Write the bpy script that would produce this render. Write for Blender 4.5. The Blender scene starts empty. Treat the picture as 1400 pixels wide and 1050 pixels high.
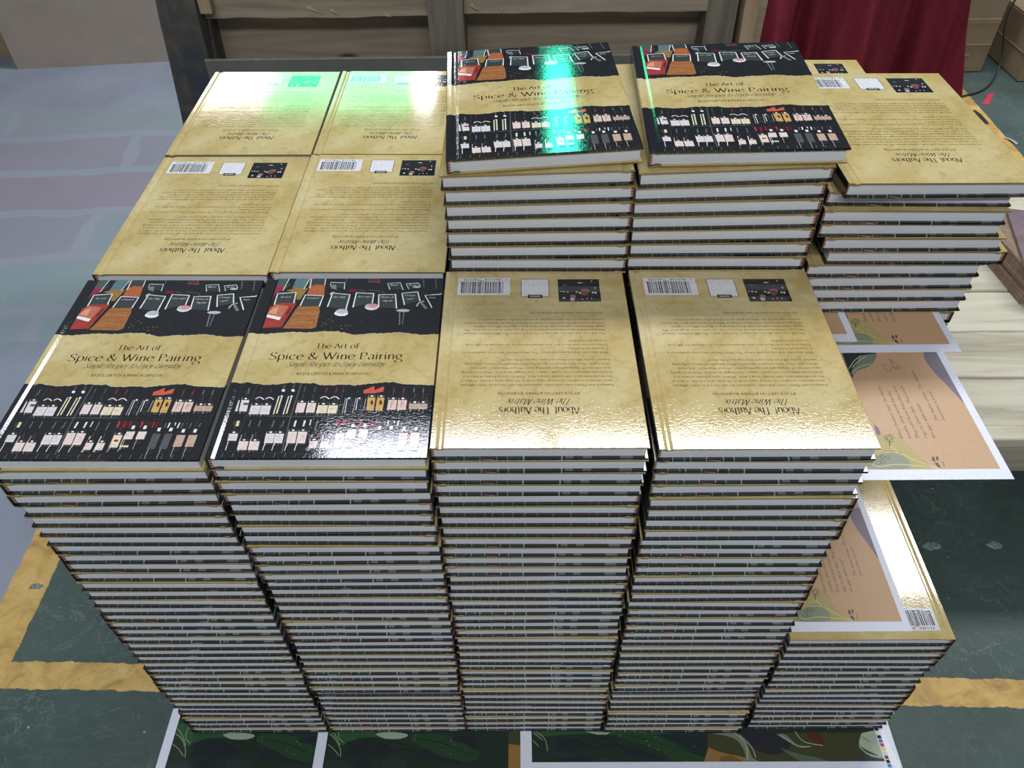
import bpy, bmesh, math, random
from mathutils import Vector, Matrix
SC = bpy.context.scene
COL = SC.collection
random.seed(11)
rad = math.radians

# ---------------------------------------------------------------- camera, world, lamps, exposure
cam = bpy.data.cameras.new('camera')
cam.sensor_width = 36.0
cam.lens = 27.706
cam.clip_start = 0.02
cam.clip_end = 60
camo = bpy.data.objects.new('camera', cam)
COL.objects.link(camo)
camo.location = (0.5352, -0.4914, 1.3010)
camo.rotation_euler = (0.7776396, 0.0136169, 0.0019450)
SC.camera = camo
SC.view_settings.view_transform = 'Standard'
SC.view_settings.look = 'None'
SC.view_settings.gamma = 1.0
SC.view_settings.exposure = 0.0
SC.view_settings.use_curve_mapping = False

world = bpy.data.worlds.new('hall_air')
SC.world = world
world.use_nodes = True
wb = world.node_tree.nodes['Background']
wb.inputs['Color'].default_value = (0.86, 0.93, 1.0, 1)
wb.inputs['Strength'].default_value = 0.18

def lamp(name, loc, sx, sy, radiance, color=(1, 1, 1), rot=(0, 0, 0)):
    l = bpy.data.lights.new(name, 'AREA')
    l.shape = 'RECTANGLE'
    l.size = sx
    l.size_y = sy
    l.energy = radiance * math.pi * sx * sy
    l.color = color
    o = bpy.data.objects.new(name, l)
    o.location = loc
    o.rotation_euler = rot
    COL.objects.link(o)
    return o
# LED panels of the hall ceiling and one added fill lamp, all facing straight down
lamp('ceiling_or_fill_lamp', (1.95, 2.16, 3.5), 2.3, 0.54, 24.0, (0.97, 0.985, 1.0))
lamp('ceiling_or_fill_lamp', (0.12, 2.16, 3.5), 1.25, 0.54, 20.0, (0.86, 0.87, 1.0))
lamp('ceiling_or_fill_lamp', (-2.30, 7.2, 3.5), 0.8, 1.0, 26.0)
lamp('ceiling_or_fill_lamp', (-0.30, 7.1, 3.5), 0.16, 1.2, 24.0)
lamp('ceiling_or_fill_lamp', (0.4, -2.6, 3.5), 3.6, 0.66, 17.0, (0.95, 0.97, 1.0))  # fill lamp added behind the camera to light the front page edges
lamp('green_strip_lamp', (-1.13, 7.05, 3.5), 1.42, 1.3, 6.5, (0.10, 1.0, 0.50))
lamp('green_strip_lamp', (0.75, 5.6, 3.6), 0.22, 2.6, 15.0, (0.06, 1.0, 0.62))

# ---------------------------------------------------------------- helpers
def lin(c):
    return tuple(((v / 12.92) if v <= 0.04045 else ((v + 0.055) / 1.055) ** 2.4) for v in c)
def rgb(r, g, b):
    return lin((r / 255, g / 255, b / 255))

class MB:
    """collects geometry of one mesh; every face has a colour (alpha 0 = parchment print) and a material slot"""
    def __init__(s):
        s.v = []; s.f = []; s.c = []; s.m = []
    def face(s, pts, col=(1, 1, 1, 1), m=0):
        n = len(s.v)
        s.v += [tuple(p) for p in pts]
        s.f.append(tuple(range(n, n + len(pts)))); s.c.append(col); s.m.append(m)
    def mesh_in(s, verts, faces, col, m=0):
        n = len(s.v)
        s.v += [tuple(p) for p in verts]
        for f in faces:
            s.f.append(tuple(n + i for i in f)); s.c.append(col); s.m.append(m)
    def box(s, x0, x1, y0, y1, z0, z1, col=(1, 1, 1, 1), m=0, rnd=0.0):
        r = rnd
        if r <= 0:
            V = [(x0, y0, z0), (x1, y0, z0), (x1, y1, z0), (x0, y1, z0), (x0, y0, z1), (x1, y0, z1), (x1, y1, z1), (x0, y1, z1)]
            F = [(3, 2, 1, 0), (4, 5, 6, 7), (0, 1, 5, 4), (1, 2, 6, 5), (2, 3, 7, 6), (3, 0, 4, 7)]
            s.mesh_in(V, F, col, m); return
        rings = [(r, z0), (0, z0 + r), (0, z1 - r), (r, z1)]
        V = []
        for d, z in rings:
            a, b, c, e = x0 + d, x1 - d, y0 + d, y1 - d
            k = r * .6 if d == 0 else 0
            V += [(a + k, c, z), (b - k, c, z), (b, c + k, z), (b, e - k, z), (b - k, e, z), (a + k, e, z), (a, e - k, z), (a, c + k, z)]
        F = [tuple(reversed(range(8))), tuple(range(24, 32))]
        for k in range(3):
            for i in range(8):
                j = (i + 1) % 8
                F.append((8 * k + i, 8 * k + j, 8 * k + 8 + j, 8 * k + 8 + i))
        s.mesh_in(V, F, col, m)
    def build(s, name, mats, parent=None, xf=None, smooth=False):
        me = bpy.data.meshes.new(name)
        v = [xf(p) for p in s.v] if xf else s.v
        me.from_pydata(v, [], s.f)
        at = me.color_attributes.new('Col', 'FLOAT_COLOR', 'CORNER')
        buf = []
        for p, c in zip(me.polygons, s.c):
            buf += list(c) * p.loop_total
        at.data.foreach_set('color', buf)
        me.polygons.foreach_set('material_index', s.m)
        for m in (mats if isinstance(mats, (list, tuple)) else [mats]):
            me.materials.append(m)
        if smooth:
            me.polygons.foreach_set('use_smooth', [True] * len(me.polygons))
        me.update()
        if name is None:
            return me
        o = bpy.data.objects.new(name, me)
        COL.objects.link(o)
        if parent: o.parent = parent
        return o

def tag(o, label=None, cat=None, group=None, kind=None):
    if label: o['label'] = label
    if cat: o['category'] = cat
    if group: o['group'] = group
    if kind: o['kind'] = kind
    return o
def empty(name, loc=(0, 0, 0), rot=(0, 0, 0)):
    o = bpy.data.objects.new(name, None)
    o.empty_display_size = 0.05
    o.location = loc; o.rotation_euler = rot
    COL.objects.link(o)
    return o
def link(name, me, parent=None, loc=None):
    o = bpy.data.objects.new(name, me)
    COL.objects.link(o)
    if parent: o.parent = parent
    if loc: o.location = loc
    return o

# ---------------------------------------------------------------- materials
class NT:
    def __init__(s, name):
        s.mat = bpy.data.materials.new(name); s.mat.use_nodes = True
        s.t = s.mat.node_tree; s.n = s.t.nodes; s.b = s.n['Principled BSDF']
    def node(s, kind, **kw):
        n = s.n.new(kind)
        for k, v in kw.items(): setattr(n, k, v)
        return n
    def put(s, sock, v):
        if isinstance(v, bpy.types.NodeSocket): s.t.links.new(v, sock)
        elif v is not None:
            try: sock.default_value = v
            except Exception: sock.default_value = tuple(v) + (1,)
    def coord(s, kind='Object', scale=(1, 1, 1), rot=(0, 0, 0), loc=(0, 0, 0)):
        c = s.node('ShaderNodeTexCoord'); m = s.node('ShaderNodeMapping')
        s.t.links.new(c.outputs[kind], m.inputs[0])
        m.inputs['Scale'].default_value = scale; m.inputs['Rotation'].default_value = rot; m.inputs['Location'].default_value = loc
        return m.outputs[0]
    def noise(s, vec, scale, detail=3, rough=.5, dist=0.0):
        n = s.node('ShaderNodeTexNoise'); s.put(n.inputs['Vector'], vec)
        n.inputs['Scale'].default_value = scale; n.inputs['Detail'].default_value = detail
        n.inputs['Roughness'].default_value = rough; n.inputs['Distortion'].default_value = dist
        return n.outputs['Fac']
    def ramp(s, fac, stops):
        r = s.node('ShaderNodeValToRGB'); s.put(r.inputs[0], fac)
        e = r.color_ramp.elements
        while len(e) < len(stops): e.new(0.5)
        for x, (p, c) in zip(e, stops):
            x.position = p; x.color = (tuple(c) + (1,))[:4] if len(c) == 3 else c
        return r.outputs[0]
    def mix(s, f, a, b, mode='MIX'):
        m = s.node('ShaderNodeMix', data_type='RGBA', blend_type=mode)
        s.put(m.inputs[0], f); s.put(m.inputs[6], a); s.put(m.inputs[7], b)
        return m.outputs[2]
    def math(s, op, a, b=None, c=None):
        m = s.node('ShaderNodeMath', operation=op)
        s.put(m.inputs[0], a); s.put(m.inputs[1], b)
        if c is not None: s.put(m.inputs[2], c)
        return m.outputs[0]
    def bump(s, h, strength, dist=0.001):
        b = s.node('ShaderNodeBump'); s.put(b.inputs['Height'], h)
        b.inputs['Strength'].default_value = strength; b.inputs['Distance'].default_value = dist
        s.t.links.new(b.outputs[0], s.b.inputs['Normal'])
    def out(s, col=None, rough=None, spec=None):
        if col is not None: s.put(s.b.inputs['Base Color'], col)
        if rough is not None: s.put(s.b.inputs['Roughness'], rough)
        if spec is not None: s.put(s.b.inputs['Specular IOR Level'], spec)
        return s.mat
g = lambda *a: tuple(a) + (1,)

def mat_print(name, rough=.1, bump=.5, gloss=.5):
    n = NT(name)
    a = n.node('ShaderNodeAttribute', attribute_name='Col')
    v = n.coord()
    big = n.noise(v, 9, 5, .62, .6)
    fine = n.noise(v, 85, 4, .65, 1.0)
    parch = n.ramp(big, [(.22, rgb(166, 143, 90)), (.42, rgb(189, 169, 112)), (.58, rgb(202, 186, 136)), (.78, rgb(216, 204, 164))])
    fib = n.ramp(fine, [(.3, g(.84, .80, .66)), (.5, g(1, 1, 1)), (.72, g(1.0, .97, .9))])
    parch = n.mix(1.0, parch, fib, 'MULTIPLY')
    grain = n.ramp(n.noise(v, 420, 3, .7), [(.32, g(.62, .62, .64)), (.5, g(1, 1, 1)), (.68, g(1.0, 1.0, .98))])
    inkc = n.mix(1.0, a.outputs['Color'], n.mix(.8 if bump > .06 else .3, g(1, 1, 1), grain), 'MULTIPLY')
    n.out(n.mix(a.outputs['Alpha'], parch, inkc), rough, gloss)
    w = n.noise(n.coord(scale=(1, 1.5, 1)), 260, 3, .55, .8)
    n.bump(w, bump, .0006)
    return n.mat
M = {}
M['print'] = mat_print('laminated_cover_print', .035, .085, .85)
M['sheet'] = mat_print('coated_press_sheet', .42, .05, .35)

def mat_pages():
    n = NT('page_edges')
    v = n.coord(scale=(3, 3, 1600))
    f = n.noise(v, 1.0, 2, .6)
    f2 = n.noise(n.coord(scale=(4, 4, 40)), 2.0, 2, .5)
    c = n.ramp(f, [(.3, rgb(184, 187, 192)), (.6, rgb(214, 217, 221))])
    n.out(n.mix(.35, c, n.ramp(f2, [(.3, rgb(196, 199, 203)), (.7, rgb(220, 222, 226))])), .75, .2)
    n.bump(f, .25, .0004)
    return n.mat
M['pages'] = mat_pages()
def mat_flatcol(name, c, rough=.6, spec=.3, nscale=0, namp=.15, bump=0):
    n = NT(name)
    col = tuple(c) + (1,)
    if nscale:
        f = n.noise(n.coord(), nscale, 4, .6)
        lo = tuple(x * (1 - namp) for x in c) + (1,); hi = tuple(min(1, x * (1 + namp)) for x in c) + (1,)
        col = n.ramp(f, [(.3, lo), (.7, hi)])
        if bump: n.bump(f, bump, .002)
    return n.out(col, rough, spec)
def mat_attr(name, rough=.6, spec=.3):
    n = NT(name); a = n.node('ShaderNodeAttribute', attribute_name='Col')
    return n.out(a.outputs['Color'], rough, spec)
M['attr'] = mat_attr('dyed_thread')

def mat_wood(name, dark, mid, light, axis='x', scale=1.0, knots=True, rough=.75, dirt=None):
    n = NT(name)
    sc = (1.2, 14, 14) if axis == 'x' else (14, 14, 1.2)
    oi = n.node('ShaderNodeObjectInfo')
    cmb = n.node('ShaderNodeCombineXYZ')
    for i in range(3): n.put(cmb.inputs[i], n.math('MULTIPLY', oi.outputs['Random'], 7.0 + 3 * i))
    va = n.node('ShaderNodeVectorMath', operation='ADD')
    n.put(va.inputs[0], n.coord(scale=tuple(x * scale for x in sc))); n.put(va.inputs[1], cmb.outputs[0])
    f = n.noise(va.outputs[0], 1.6, 6, .62, .7)
    c = n.ramp(f, [(.28, g(*dark)), (.5, g(*mid)), (.72, g(*light))])
    if knots:
        va2 = n.node('ShaderNodeVectorMath', operation='ADD')
        n.put(va2.inputs[0], n.coord(scale=(3, 9, 9) if axis == 'x' else (9, 9, 3))); n.put(va2.inputs[1], cmb.outputs[0])
        vo = n.node('ShaderNodeTexVoronoi'); n.put(vo.inputs['Vector'], va2.outputs[0]); vo.inputs['Scale'].default_value = 1.3
        k = n.ramp(vo.outputs['Distance'], [(.04, g(.25, .2, .16)), (.12, g(1, 1, 1))])
        c = n.mix(1.0, c, k, 'MULTIPLY')
    if dirt:
        d = n.noise(n.coord(), 7, 4, .6)
        c = n.mix(n.ramp(d, [(.45, g(0, 0, 0)), (.62, g(1, 1, 1))]), c, g(*dirt))
    n.out(c, rough, .25)
    n.bump(f, .35, .003)
    return n.mat
M['pallet'] = mat_wood('weathered_pallet_wood', rgb(124, 112, 96), rgb(158, 144, 124), rgb(182, 168, 148))
M['pallet_v'] = mat_wood('weathered_pallet_post', rgb(88, 84, 76), rgb(120, 113, 101), rgb(146, 138, 124), 'z')
M['pallet_dk'] = mat_wood('dark_oily_post', rgb(84, 76, 68), rgb(108, 100, 90), rgb(130, 122, 110), 'z', 1, False, .6, rgb(66, 70, 76))
M['pallet_lt'] = mat_wood('pale_pine_post', rgb(150, 128, 104), rgb(176, 152, 124), rgb(190, 170, 142), 'z')
M['deck'] = mat_wood('whitewashed_deck_boards', rgb(146, 138, 120), rgb(192, 185, 166), rgb(208, 202, 184), 'x', .8, False, .7)
M['stringer'] = mat_wood('grey_stringer_wood', rgb(128, 120, 104), rgb(158, 150, 134), rgb(176, 170, 154), 'x', 1, False)
M['fibre'] = mat_flatcol('grey_fibreboard', rgb(112, 112, 110), .8, .2, 14, .1)
M['fibre_lt'] = mat_flatcol('fibreboard_cut_edge', rgb(150, 148, 142), .8, .2, 60, .15)
M['card'] = mat_flatcol('kraft_cardboard', rgb(158, 140, 116), .85, .15, 16, .08, .05)
M['card_panel'] = mat_flatcol('pale_kraft_panel', rgb(168, 156, 144), .85, .15, 10, .06, .05)
M['cloth'] = mat_flatcol('wine_red_polyester', rgb(122, 34, 48), .75, .3, 30, .12, .1)
M['cable'] = mat_flatcol('black_rubber', (.03, .035, .034), .45, .4)
M['redtape'] = mat_flatcol('red_tape', rgb(200, 62, 84), .6, .3)
M['foil'] = mat_flatcol('pale_scrap', rgb(180, 184, 184), .4, .5, 80, .2)
M['paste'] = mat_flatcol('dried_paste', rgb(120, 134, 132), .8, .2, 160, .45)
M['wall'] = mat_flatcol('hall_wall_paint', rgb(150, 152, 150), .8, .2, 3, .06)
M['brown_paper'] = mat_flatcol('brown_paper_edges', rgb(136, 116, 100), .9, .1, 90, .2)
M['purple_cover'] = mat_flatcol('mauve_cover', rgb(122, 104, 110), .35, .5, 22, .3)

def mat_floor():
    n = NT('painted_workshop_floor')
    v = n.coord()
    sep = n.node('ShaderNodeSeparateXYZ'); n.put(sep.inputs[0], v)
    X, Y = sep.outputs[0], sep.outputs[1]
    wob = n.math('MULTIPLY', n.math('SUBTRACT', n.noise(v, 30, 4, .7), .5), .014)
    Xw = n.math('ADD', X, wob); Yw = n.math('ADD', n.math('ADD', Y, wob), n.math('MULTIPLY', X, .023))
    def between(t, a, b):
        return n.math('MULTIPLY', n.math('GREATER_THAN', t, a), n.math('LESS_THAN', t, b))
    # dark green coat with pale scratches and veins
    big = n.noise(v, 2.5, 4, .6)
    base = n.ramp(big, [(.3, rgb(50, 66, 62)), (.55, rgb(66, 84, 80)), (.75, rgb(82, 98, 95))])
    veins = n.node('ShaderNodeTexNoise'); n.put(veins.inputs['Vector'], v)
    veins.inputs['Scale'].default_value = 11; veins.inputs['Detail'].default_value = 5; veins.inputs['Roughness'].default_value = .6; veins.inputs['Distortion'].default_value = 1.2
    dv = n.math('ABSOLUTE', n.math('SUBTRACT', veins.outputs['Fac'], .5))
    mask = n.ramp(n.noise(v, 4.0, 3, .6), [(.46, g(0, 0, 0)), (.62, g(1, 1, 1))])
    line = n.math('MULTIPLY', n.ramp(dv, [(.0, g(1, 1, 1)), (.011, g(0, 0, 0))]), mask)
    base = n.mix(n.math('MULTIPLY', line, .48), base, g(*rgb(140, 156, 152)))
    v2 = n.node('ShaderNodeTexNoise'); n.put(v2.inputs['Vector'], n.coord(rot=(0, 0, .7), scale=(1, 2.2, 1)))
    v2.inputs['Scale'].default_value = 6; v2.inputs['Detail'].default_value = 7; v2.inputs['Roughness'].default_value = .68; v2.inputs['Distortion'].default_value = 2.0
    l2 = n.ramp(n.math('ABSOLUTE', n.math('SUBTRACT', v2.outputs['Fac'], .47)), [(.0, g(1, 1, 1)), (.006, g(0, 0, 0))])
    base = n.mix(n.math('MULTIPLY', l2, .22), base, g(*rgb(150, 164, 160)))
    base = n.mix(n.math('MULTIPLY', n.noise(v, 40, 4, .7), .18), base, g(*rgb(110, 124, 118)))
    vo = n.node('ShaderNodeTexVoronoi'); n.put(vo.inputs['Vector'], v); vo.inputs['Scale'].default_value = 22
    spk = n.math('LESS_THAN', vo.outputs['Distance'], .045)
    base = n.mix(n.math('MULTIPLY', spk, .7), base, g(*rgb(176, 184, 182)))
    # grey-mauve area on the left, patched in bands
    br = n.node('ShaderNodeTexBrick'); bn = n.node('ShaderNodeTexNoise'); n.put(bn.inputs['Vector'], v); bn.inputs['Scale'].default_value = 5; bn.inputs['Detail'].default_value = 5
    bv = n.node('ShaderNodeVectorMath', operation='MULTIPLY_ADD'); n.put(bv.inputs[0], bn.outputs['Color']); bv.inputs[1].default_value = (.09, .05, 0); n.put(bv.inputs[2], n.coord(rot=(0, 0, rad(-4)), loc=(.3, .04, 0)))
    n.put(br.inputs['Vector'], bv.outputs[0])
    br.inputs['Scale'].default_value = 1.0; br.inputs['Brick Width'].default_value = .74; br.inputs['Row Height'].default_value = .235
    br.inputs['Mortar Size'].default_value = .022; br.inputs['Mortar Smooth'].default_value = .2; br.inputs['Bias'].default_value = .1; br.offset = .37
    br.inputs['Color1'].default_value = g(*rgb(148, 126, 142)); br.inputs['Color2'].default_value = g(*rgb(134, 152, 154)); br.inputs['Mortar'].default_value = g(*rgb(148, 152, 163))
    plain = n.ramp(n.noise(v, 3, 4, .6), [(.3, rgb(126, 136, 150)), (.7, rgb(150, 154, 168))])
    far = n.math('MULTIPLY', n.math('GREATER_THAN', Y, .95), n.math('LESS_THAN', Y, 2.17))
    lav = n.mix(n.math('MULTIPLY', far, .68), plain, br.outputs['Color'])
    spk2 = n.math('LESS_THAN', vo.outputs['Distance'], .03)
    lav = n.mix(n.math('MULTIPLY', spk2, .8), lav, g(*rgb(205, 208, 214)))
    col = n.mix(n.math('MULTIPLY', n.math('LESS_THAN', Xw, -.40), n.math('GREATER_THAN', Y, .16)), base, lav)
    # yellow lane lines with worn patches
    yl = n.math('MAXIMUM', between(Yw, .068, .116), n.math('MAXIMUM', between(Xw, -.425, -.352), between(Xw, 2.065, 2.140)))
    ycol = n.ramp(n.noise(v, 16, 5, .7, .8), [(.3, rgb(160, 130, 82)), (.5, rgb(198, 164, 96)), (.7, rgb(214, 184, 122))])
    ycol = n.mix(n.math('MULTIPLY', line, .35), ycol, g(*rgb(120, 104, 74)))
    worn = n.ramp(n.noise(v, 13, 4, .7), [(.29, g(0, 0, 0)), (.33, g(1, 1, 1))])
    col = n.mix(n.math('MULTIPLY', yl, worn), col, ycol)
    n.out(col, n.ramp(big, [(.3, g(.5, .5, .5)), (.7, g(.62, .62, .62))]), .35)
    n.bump(n.math('ADD', n.noise(v, 60, 4, .6), n.math('MULTIPLY', line, .5)), .3, .002)
    return n.mat
M['floor'] = mat_floor()

# ---------------------------------------------------------------- lettering
SERIF = {
 'T': (.6, [[(0, .7), (.6, .7)], [(.3, .7), (.3, 0)]]), 'h': (.46, [[(.08, .72), (.08, 0)], [(.08, .3), (.16, .44), (.28, .48), (.38, .4), (.4, .28), (.4, 0)]]),
 'e': (.46, [[(.05, .27), (.43, .27), (.4, .4), (.24, .48), (.08, .4), (.03, .22), (.1, .05), (.26, -.01), (.42, .1)]]),
 'A': (.56, [[(0, 0), (.28, .7)], [(.26, .7), (.56, 0)]]), 'r': (.3, [[(.08, .48), (.08, 0)], [(.08, .28), (.16, .43), (.3, .47)]]),
 't': (.3, [[(.12, .66), (.12, .1), (.2, 0), (.3, .04)], [(0, .47), (.3, .47)]]), 'o': (.5, [[(.25, .48), (.08, .4), (.03, .23), (.1, .06), (.25, -.01), (.42, .07), (.47, .24), (.42, .41), (.25, .48)]]),
 'f': (.28, [[(.34, .68), (.24, .72), (.14, .6), (.13, 0)], [(0, .47), (.28, .47)]]), 'S': (.5, [[(.45, .6), (.32, .71), (.14, .68), (.06, .54), (.16, .42), (.36, .3), (.46, .16), (.36, .02), (.16, -.01), (-.03, .08)]]),
 'p': (.5, [[(.08, .48), (.08, -.24)], [(.08, .38), (.2, .48), (.36, .46), (.45, .3), (.43, .1), (.3, -.01), (.16, .02), (.08, .1)]]), 'i': (.18, [[(.08, .47), (.08, 0)], [(.08, .6), (.08, .66)]]),
 'c': (.45, [[(.42, .38), (.26, .48), (.1, .42), (.03, .25), (.09, .06), (.25, -.01), (.42, .08)]]), '&': (.66, [[(.62, .3), (.5, .1), (.28, -.01), (.08, .06), (.06, .22), (.2, .36), (.36, .5), (.34, .66), (.22, .7), (.13, .6), (.18, .46), (.4, .16), (.6, 0)]]),
 'W': (.9, [[(0, .7), (.25, 0)], [(.25, 0), (.46, .7)], [(.4, .7), (.65, 0)], [(.65, 0), (.9, .7)]]), 'n': (.48, [[(.08, .47), (.08, 0)], [(.08, .3), (.16, .44), (.28, .48), (.38, .4), (.4, .28), (.4, 0)]]),
 'P': (.5, [[(.08, .7), (.08, 0)], [(.02, .68), (.3, .7), (.46, .6), (.44, .42), (.28, .34), (.08, .34)]]), 'a': (.46, [[(.08, .4), (.22, .48), (.36, .42), (.38, .3), (.38, 0)], [(.38, .28), (.18, .25), (.05, .14), (.12, 0), (.26, .01), (.38, .12)]]),
 'g': (.5, [[(.22, .48), (.07, .4), (.05, .26), (.15, .15), (.3, .16), (.4, .28), (.36, .43), (.22, .48)], [(.38, .44), (.5, .48)], [(.16, .16), (.08, .06), (.24, 0), (.42, -.06), (.46, -.2), (.3, -.32), (.06, -.3), (-.02, -.18), (.1, -.08), (.25, -.04)]]),
 'b': (.5, [[(.08, .72), (.08, 0)], [(.08, .38), (.2, .48), (.36, .46), (.45, .3), (.43, .1), (.3, -.01), (.16, .02), (.08, .1)]]), 'u': (.48, [[(.06, .47), (.06, .14), (.16, 0), (.3, .02), (.4, .16)], [(.4, .47), (.4, 0)]]),
 's': (.36, [[(.3, .4), (.18, .48), (.06, .42), (.06, .32), (.2, .24), (.32, .16), (.28, .02), (.14, -.01), (0, .08)]]), 'm': (.64, [[(.06, .47), (.06, 0)], [(.06, .3), (.2, .47), (.3, .4), (.3, 0)], [(.3, .3), (.44, .47), (.56, .4), (.56, 0)]]),
 'l': (.18, [[(.08, .72), (.08, 0)]]), 'R': (.52, [[(.08, .7), (.08, 0)], [(.08, .68), (.3, .7), (.46, .6), (.44, .42), (.28, .34), (.08, .34)], [(.26, .34), (.52, 0)]]),
 'j': (.18, [[(.1, .47), (.1, -.15), (0, -.28)], [(.1, .6), (.1, .66)]]), 'y': (.4, [[(.02, .47), (.2, .02)], [(.4, .47), (.2, 0), (.06, -.28)]]),
 'E': (.48, [[(.45, .66), (.2, .7), (.08, .56), (.24, .38), (.06, .24), (.1, .04), (.3, -.01), (.46, .1)]]), 'v': (.4, [[(.02, .47), (.2, 0)], [(.2, 0), (.38, .47)]]),
 'd': (.48, [[(.4, .72), (.4, 0)], [(.4, .36), (.26, .48), (.1, .42), (.03, .25), (.09, .06), (.22, -.01), (.4, .12)]]), 'M': (.76, [[(0, 0), (.1, .7)], [(.1, .7), (.35, .05)], [(.35, .05), (.62, .7)], [(.62, .7), (.7, 0)]]), 'x': (.38, [[(0, .47), (.36, 0)], [(.36, .47), (0, 0)]]),
}
def smooth_path(pts, n=4):
    if len(pts) < 3: return pts
    P = [pts[0]] + list(pts) + [pts[-1]]
    out = []
    for i in range(1, len(P) - 2):
        p0, p1, p2, p3 = P[i - 1], P[i], P[i + 1], P[i + 2]
        for k in range(n):
            t = k / n
            out.append(tuple(.5 * ((2 * p1[j]) + (-p0[j] + p2[j]) * t + (2 * p0[j] - 5 * p1[j] + 4 * p2[j] - p3[j]) * t * t + (-p0[j] + 3 * p1[j] - 3 * p2[j] + p3[j]) * t ** 3) for j in (0, 1)))
    out.append(tuple(pts[-1]))
    return out
def ribbon(pts, w):
    """flat quads along a path; w is a width or a function of the direction"""
    quads = []
    L = []; R_ = []
    n = len(pts)
    for i, p in enumerate(pts):
        a = pts[max(0, i - 1)]; b = pts[min(n - 1, i + 1)]
        dx, dy = b[0] - a[0], b[1] - a[1]; l = math.hypot(dx, dy) or 1
        dx /= l; dy /= l
        h = (w(dx, dy) if callable(w) else w) / 2
        L.append((p[0] - dy * h, p[1] + dx * h)); R_.append((p[0] + dy * h, p[1] - dx * h))
    for i in range(n - 1):
        quads.append((R_[i], R_[i + 1], L[i + 1], L[i]))
    return quads
def glyph_line(text, x0, x1, y, size, slant=0, thick=.085, thin=.02, join=False):
    """high-contrast pen lettering fitted between x0 and x1; returns quads"""
    adv = sum((SERIF[c][0] + .07) if c != ' ' else .3 for c in text)
    sx = (x1 - x0) / adv; q = []; x = 0
    ca, sa = math.cos(rad(12)), math.sin(rad(12))
    for c in text:
        if c == ' ': x += .3; continue
        a, strokes = SERIF[c]
        for s in strokes:
            pts = [((x + px + slant * py) * sx + x0, y + py * size) for px, py in smooth_path(s)]
            q += ribbon(pts, lambda dx, dy: size * (thin + thick * abs(dx * sa - dy * ca) ** 1.6))
        x += a + .07
    return q
_txt_cache = {}
def font_mesh(body, shear=0.0, res=1):
    key = (body, shear, res)
    if key in _txt_cache: return _txt_cache[key]
    cu = bpy.data.curves.new('t', 'FONT'); cu.body = body; cu.size = 1.0; cu.resolution_u = res; cu.shear = shear
    o = bpy.data.objects.new('t', cu); COL.objects.link(o)
    dg = bpy.context.evaluated_depsgraph_get(); dg.update()
    me = o.evaluated_get(dg).to_mesh()
    v = [(p.co.x, p.co.y) for p in me.vertices]; f = [tuple(p.vertices) for p in me.polygons]
    o.evaluated_get(dg).to_mesh_clear()
    bpy.data.objects.remove(o); bpy.data.curves.remove(cu)
    _txt_cache[key] = (v, f)
    return v, f
def font_fit(body, x0, x1, y, h=None, shear=0.0, res=1):
    """text between x0 and x1 on baseline y; h = cap height (None: in proportion)"""
    v, f = font_mesh(body, shear, res)
    xs = [p[0] for p in v]; a, b = min(xs), max(xs)
    s = (x1 - x0) / (b - a); sy = s if h is None else h / .73
    return [((px - a) * s + x0, y + py * sy) for px, py in v], f
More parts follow.
